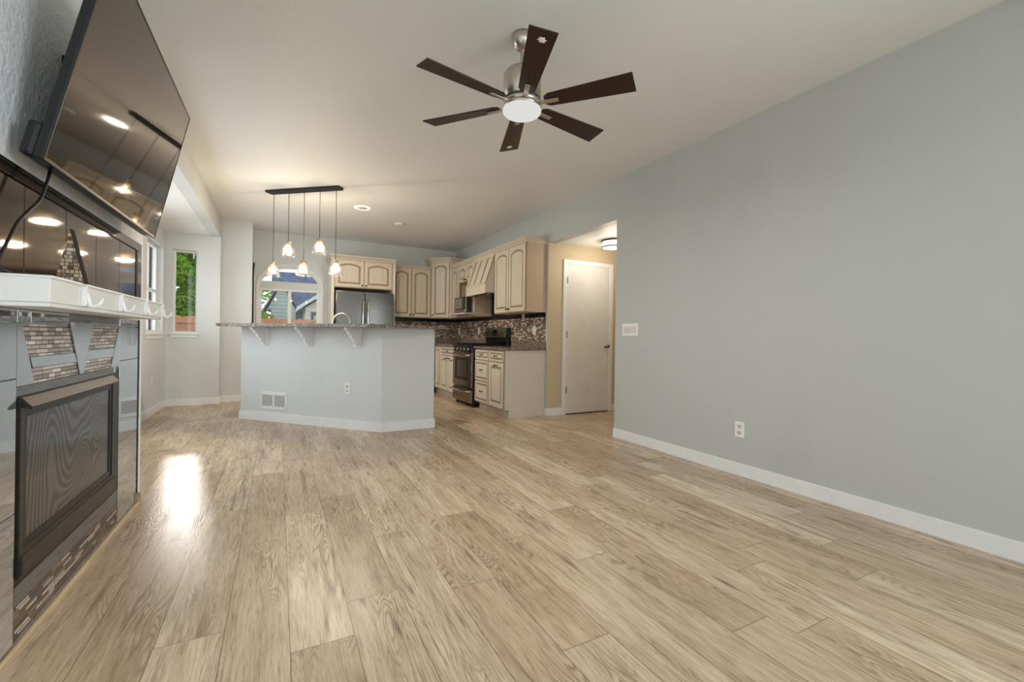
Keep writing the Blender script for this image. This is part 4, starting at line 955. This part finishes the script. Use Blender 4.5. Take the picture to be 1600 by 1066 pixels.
# ------------------------------------------------------------------ pendant fixture
pa, pb = Vector((-.125, 6.028, 0)), Vector((.608, 5.419, 0))
pe = (pb - pa).normalized(); pn = Vector((pe.y, -pe.x, 0)); pm = (pa + pb) / 2
pf = thing('pendant_light', 'black linear bar with five glass pendants above the island', 'light fixture', (pm.x, pm.y, H))
MB().obox((pm.x, pm.y, H - .0135), pe, pn, (0, 0, 1), .48, .055, .0125, bev=.002).build('canopy_bar', 'black', pf)
pend = [((-.069, 5.981), 1.900), ((.088, 5.851), 2.136), ((.247, 5.719), 1.904), ((.406, 5.587), 2.153), ((.568, 5.452), 1.903)]
prof = [(.030, .0), (.033, -.008), (.024, -.026), (.030, -.040), (.044, -.062), (.058, -.090), (.069, -.122), (.075, -.155), (.077, -.180)]
first = None
for k, ((x, y), zt) in enumerate(pend):
    MB().tube([(x, y, H - .027), (x + .001, y, (H + zt) / 2), (x, y, zt - .012)], .0032, 6).build('cord', 'black', pf)
    o = bpy.data.objects.new('glass_pendant', None)
    wobf = lambda i, j, k=k: 1 + (.12 if j < 2 else .025) * math.sin(i * 6.28318 * 8 / 56 + k)
    mb = MB().lathe((x, y, zt), prof, 56, wob=wobf); sh = mb.build('lamp_shade', 'shadeamber' if k in (0, 2) else 'shade', pf)
    MB().lathe((x, y, zt), [(0, -.002), (.008, -.004), (.0165, -.012), (.0175, -.055), (0, -.056)], 16).build('socket', 'brass', sh)
    MB().lathe((x, y, zt), [(0, -.056), (.011, -.058), (.014, -.075), (.022, -.105), (.022, -.122), (.013, -.142), (0, -.148)], 16).build('bulb', 'bulb', sh)
    point('pendant_bulb_light', (x, y, zt - .112), 17.5, (1, .85, .66), .012, pf)
# ------------------------------------------------------------------ small ceiling fittings
rl = thing('recessed_light', 'round recessed ceiling light with glowing trim ring over the kitchen', 'ceiling light', (.966, 6.154, H))
MB().lathe((.966, 6.154, H), [(.072, -.001), (.074, -.012), (.098, -.010), (.106, -.001)], 40).build('trim_ring', 'canglow', rl)
MB().lathe((.966, 6.154, H), [(0, -.006), (.072, -.006), (.072, -.001)], 40).build('lens', 'canlens', rl)
_rl = area('recessed_lamp_light', (.966, 6.154, H - .008), (0, 0, -1), .11, .11, 30, (1, .90, .76)); _rl.data.shape = 'DISK'; _rl.parent = rl; _rl.location = (0, 0, -.008)
one(MB().lathe((1.602, 6.74, H), [(0, -.028), (.045, -.028), (.062, -.022), (.066, -.006), (.07, -.001), (0, -.001)], 28), 'smoke_detector', 'trim', (1.602, 6.74, H), 'small round white detector on the kitchen ceiling', 'detector')
hl = thing('ceiling_lamp', 'drum flush ceiling lamp lit in the hall', 'ceiling light', (3.80, 4.42, 2.30))
hc_ = (3.80, 4.42, 2.30)
MB().lathe(hc_, [(0, -.001), (.15, -.001), (.16, -.006), (.16, -.016), (.15, -.018), (0, -.018)], 36).build('canopy', 'bronze', hl)
MB().lathe(hc_, [(.146, -.018), (.148, -.085), (.14, -.094), (0, -.096)], 36).build('diffuser', 'hallglow', hl)
MB().lathe(hc_, [(.149, -.080), (.156, -.080), (.156, -.094), (.149, -.094)], 36).build('rim', 'bronze', hl)
point('hall_lamp_light', (3.80, 4.42, 2.12), 15, (1, .90, .76), .12, hl)

# ------------------------------------------------------------------ outdoors
struct(bx(-40, 40, YB + .3, 80, -.42, -.32).build('ground', 'grass'))
def fence_run(name, x0, x1, y, ztop, label):
    f = thing(name, label, 'fence', ((x0 + x1) / 2, y, -.32))
    mb = MB(); n = int((x1 - x0) / .145); r = random.Random(5)
    for i in range(n):
        xa = x0 + i * .145; zt = ztop + r.uniform(-.012, .012)
        mb.prism([(xa, y, -.32), (xa + .138, y, -.32), (xa + .138, y, zt - .03), (xa + .11, y, zt), (xa + .028, y, zt), (xa, y, zt - .03)], (0, .018, 0))
    mb.build('pickets', 'fence', f)
    mb = MB()
    for z in (.1, ztop - .17): mb.box(x0, x1, y - .04, y - .001, z, z + .09)
    mb.build('rail', 'fence', f)
    for k in range(int((x1 - x0) / 2.4) + 1): bx(x0 + k * 2.4, x0 + k * 2.4 + .09, y + .02, y + .11, -.32, ztop - .02).build('post', 'fence', f)
fence_run('wooden_fence', -9, 9, 13.0, 1.44, 'cedar picket fence across the yard outside the windows')
def tree(name, c, rad, hgt, n, mat, label, seed, trunk=.12, leaf_=.11, gap=None, lean=0):
    r = random.Random(seed); t = thing(name, label, 'tree', (c[0], c[1], -.32), 'trees outside the windows' if name == 'leafy_tree' else None)
    mb = MB(); blobs = [(r.uniform(-.6, .6) * rad, r.uniform(-.5, .5) * rad, (r.uniform(.12, 1) if not gap else .04 + .96 * q / 30) * hgt, rad * r.uniform(.4, .65)) for q in range(31 if gap else 16)]
    for i in range(n):
        bxx, byy, bzz, br = r.choice(blobs); d = Vector((r.gauss(0, 1), r.gauss(0, 1), r.gauss(0, 1))).normalized() * br * r.uniform(.55, 1)
        p = Vector((c[0] + bxx, c[1] + byy, c[2] + bzz)) + d; p.z = max(p.z, -.25)
        if gap and gap[0] < p.z < gap[1]: continue
        u = Vector((r.gauss(0, 1), r.gauss(0, 1), r.gauss(0, .7))).normalized(); v = u.orthogonal().normalized(); s = leaf_ * r.uniform(.6, 1.3)
        mb.quad([p - u * s, p - v * s * .5, p + u * s, p + v * s * .5])
    mb.build('foliage', mat, t, recalc=False)
    tr_ = MB(); tr_.tube([(c[0] + lean, c[1], -.32), (c[0] + lean + .05, c[1], c[2] + hgt * .4), (c[0] + lean, c[1] + .05, c[2] + hgt * .8)], trunk, 8, radii=[trunk, trunk * .8, trunk * .4]); tr_.build('trunk', 'bark', t)
tree('leafy_tree', (-2.36, 15.6, -.2), .74, 6.0, 26000, 'leaf', 'bright green leafy tree behind the fence outside the tall narrow window', 11, .09, .075, (3.50, 4.5), -.75)  # canopy gap and upper crown shaped to pass a patch of low sun
tree('leafy_tree', (-2.9, 38, .3), 1.3, 3.0, 3500, 'leaf', 'green tree left of the grey neighbour house', 12, .2, .22)
tree('leafy_shrub', (-.95, 26, -.2), .8, 1.9, 2500, 'leaf2', 'yellow green shrub behind the fence left of the neighbour house', 13, .08, .12)
tree('leafy_tree', (-4.6, 58, .3), 4.5, 4.6, 3000, 'leaf', 'far dark tree behind the neighbour house', 14, .3, .35)
nh = thing('neighbour_house', 'grey sided house with blue shingle roofs seen through the arched window', 'house', (2, 44, -.32))
g = MB(); g.prism([(-.55, 40, -.32), (1.2, 40, -.32), (1.2, 40, 3.0), (.2, 40, 5.15), (-.85, 40, 2.95), (-.55, 40, 2.95)], (0, 5, 0)); g.build('gable_wall', 'siding', nh)
mb = MB()
for A, B in (((.2, 5.25), (-1.05, 2.85)), ((.2, 5.25), (1.35, 2.95))):
    d = Vector((B[0] - A[0], 0, B[1] - A[1])); mb.prism([(A[0], 39.7, A[1]), (B[0], 39.7, B[1]), (B[0], 39.7, B[1] + .22), (A[0], 39.7, A[1] + .22)], (0, 5.3, 0))
mb.build('gable_roof', 'gutter', nh)
MB().prism([(-.6, 41, 2.9), (-.6, 46, 6.75), (9, 46, 6.75), (9, 41, 2.9)], (0, .1, -.25)).build('main_roof', 'shingle', nh)
bx(-.5, 9, 41.2, 50, -.32, 2.95).build('main_wall', 'siding', nh)
g = MB(); g.prism([(1.75, 36, -.32), (5.6, 36, -.32), (5.6, 36, 3.0), (3.65, 36, 4.35), (1.75, 36, 3.0)], (0, 5.3, 0)); g.build('garage_wall', 'siding2', nh)
mb = MB()
for A, B in (((3.65, 4.5), (1.2, 2.78)), ((3.65, 4.5), (6.1, 2.78))): mb.prism([(A[0], 35.6, A[1]), (B[0], 35.6, B[1]), (B[0], 35.6, B[1] + .28), (A[0], 35.6, A[1] + .28)], (0, 5.9, 0))
mb.build('garage_roof', 'fascia', nh)
bx(2.3, 5.0, 35.93, 35.99, -.32, 2.45).build('garage_door', 'garage', nh)
mb = MB(); mb.box(2.12, 5.18, 35.9, 35.98, 2.45, 2.68); mb.box(2.12, 2.3, 35.9, 35.98, -.32, 2.45); mb.build('garage_trim', 'darktrim', nh)
for x_ in (.25,):
    w_ = bx(x_ - .16, x_ + .16, 39.95, 39.99, 1.65, 2.15).build('window', 'darktrim', nh)
    win = MB(); win.ring([(a, 39.94, b) for a, b in ((x_ - .2, 1.61), (x_ + .2, 1.61), (x_ + .2, 2.19), (x_ - .2, 2.19))], [(a, 39.94, b) for a, b in ((x_ - .15, 1.66), (x_ + .15, 1.66), (x_ + .15, 2.14), (x_ - .15, 2.14))], (0, .04, 0)); win.build('frame', 'fascia', w_)
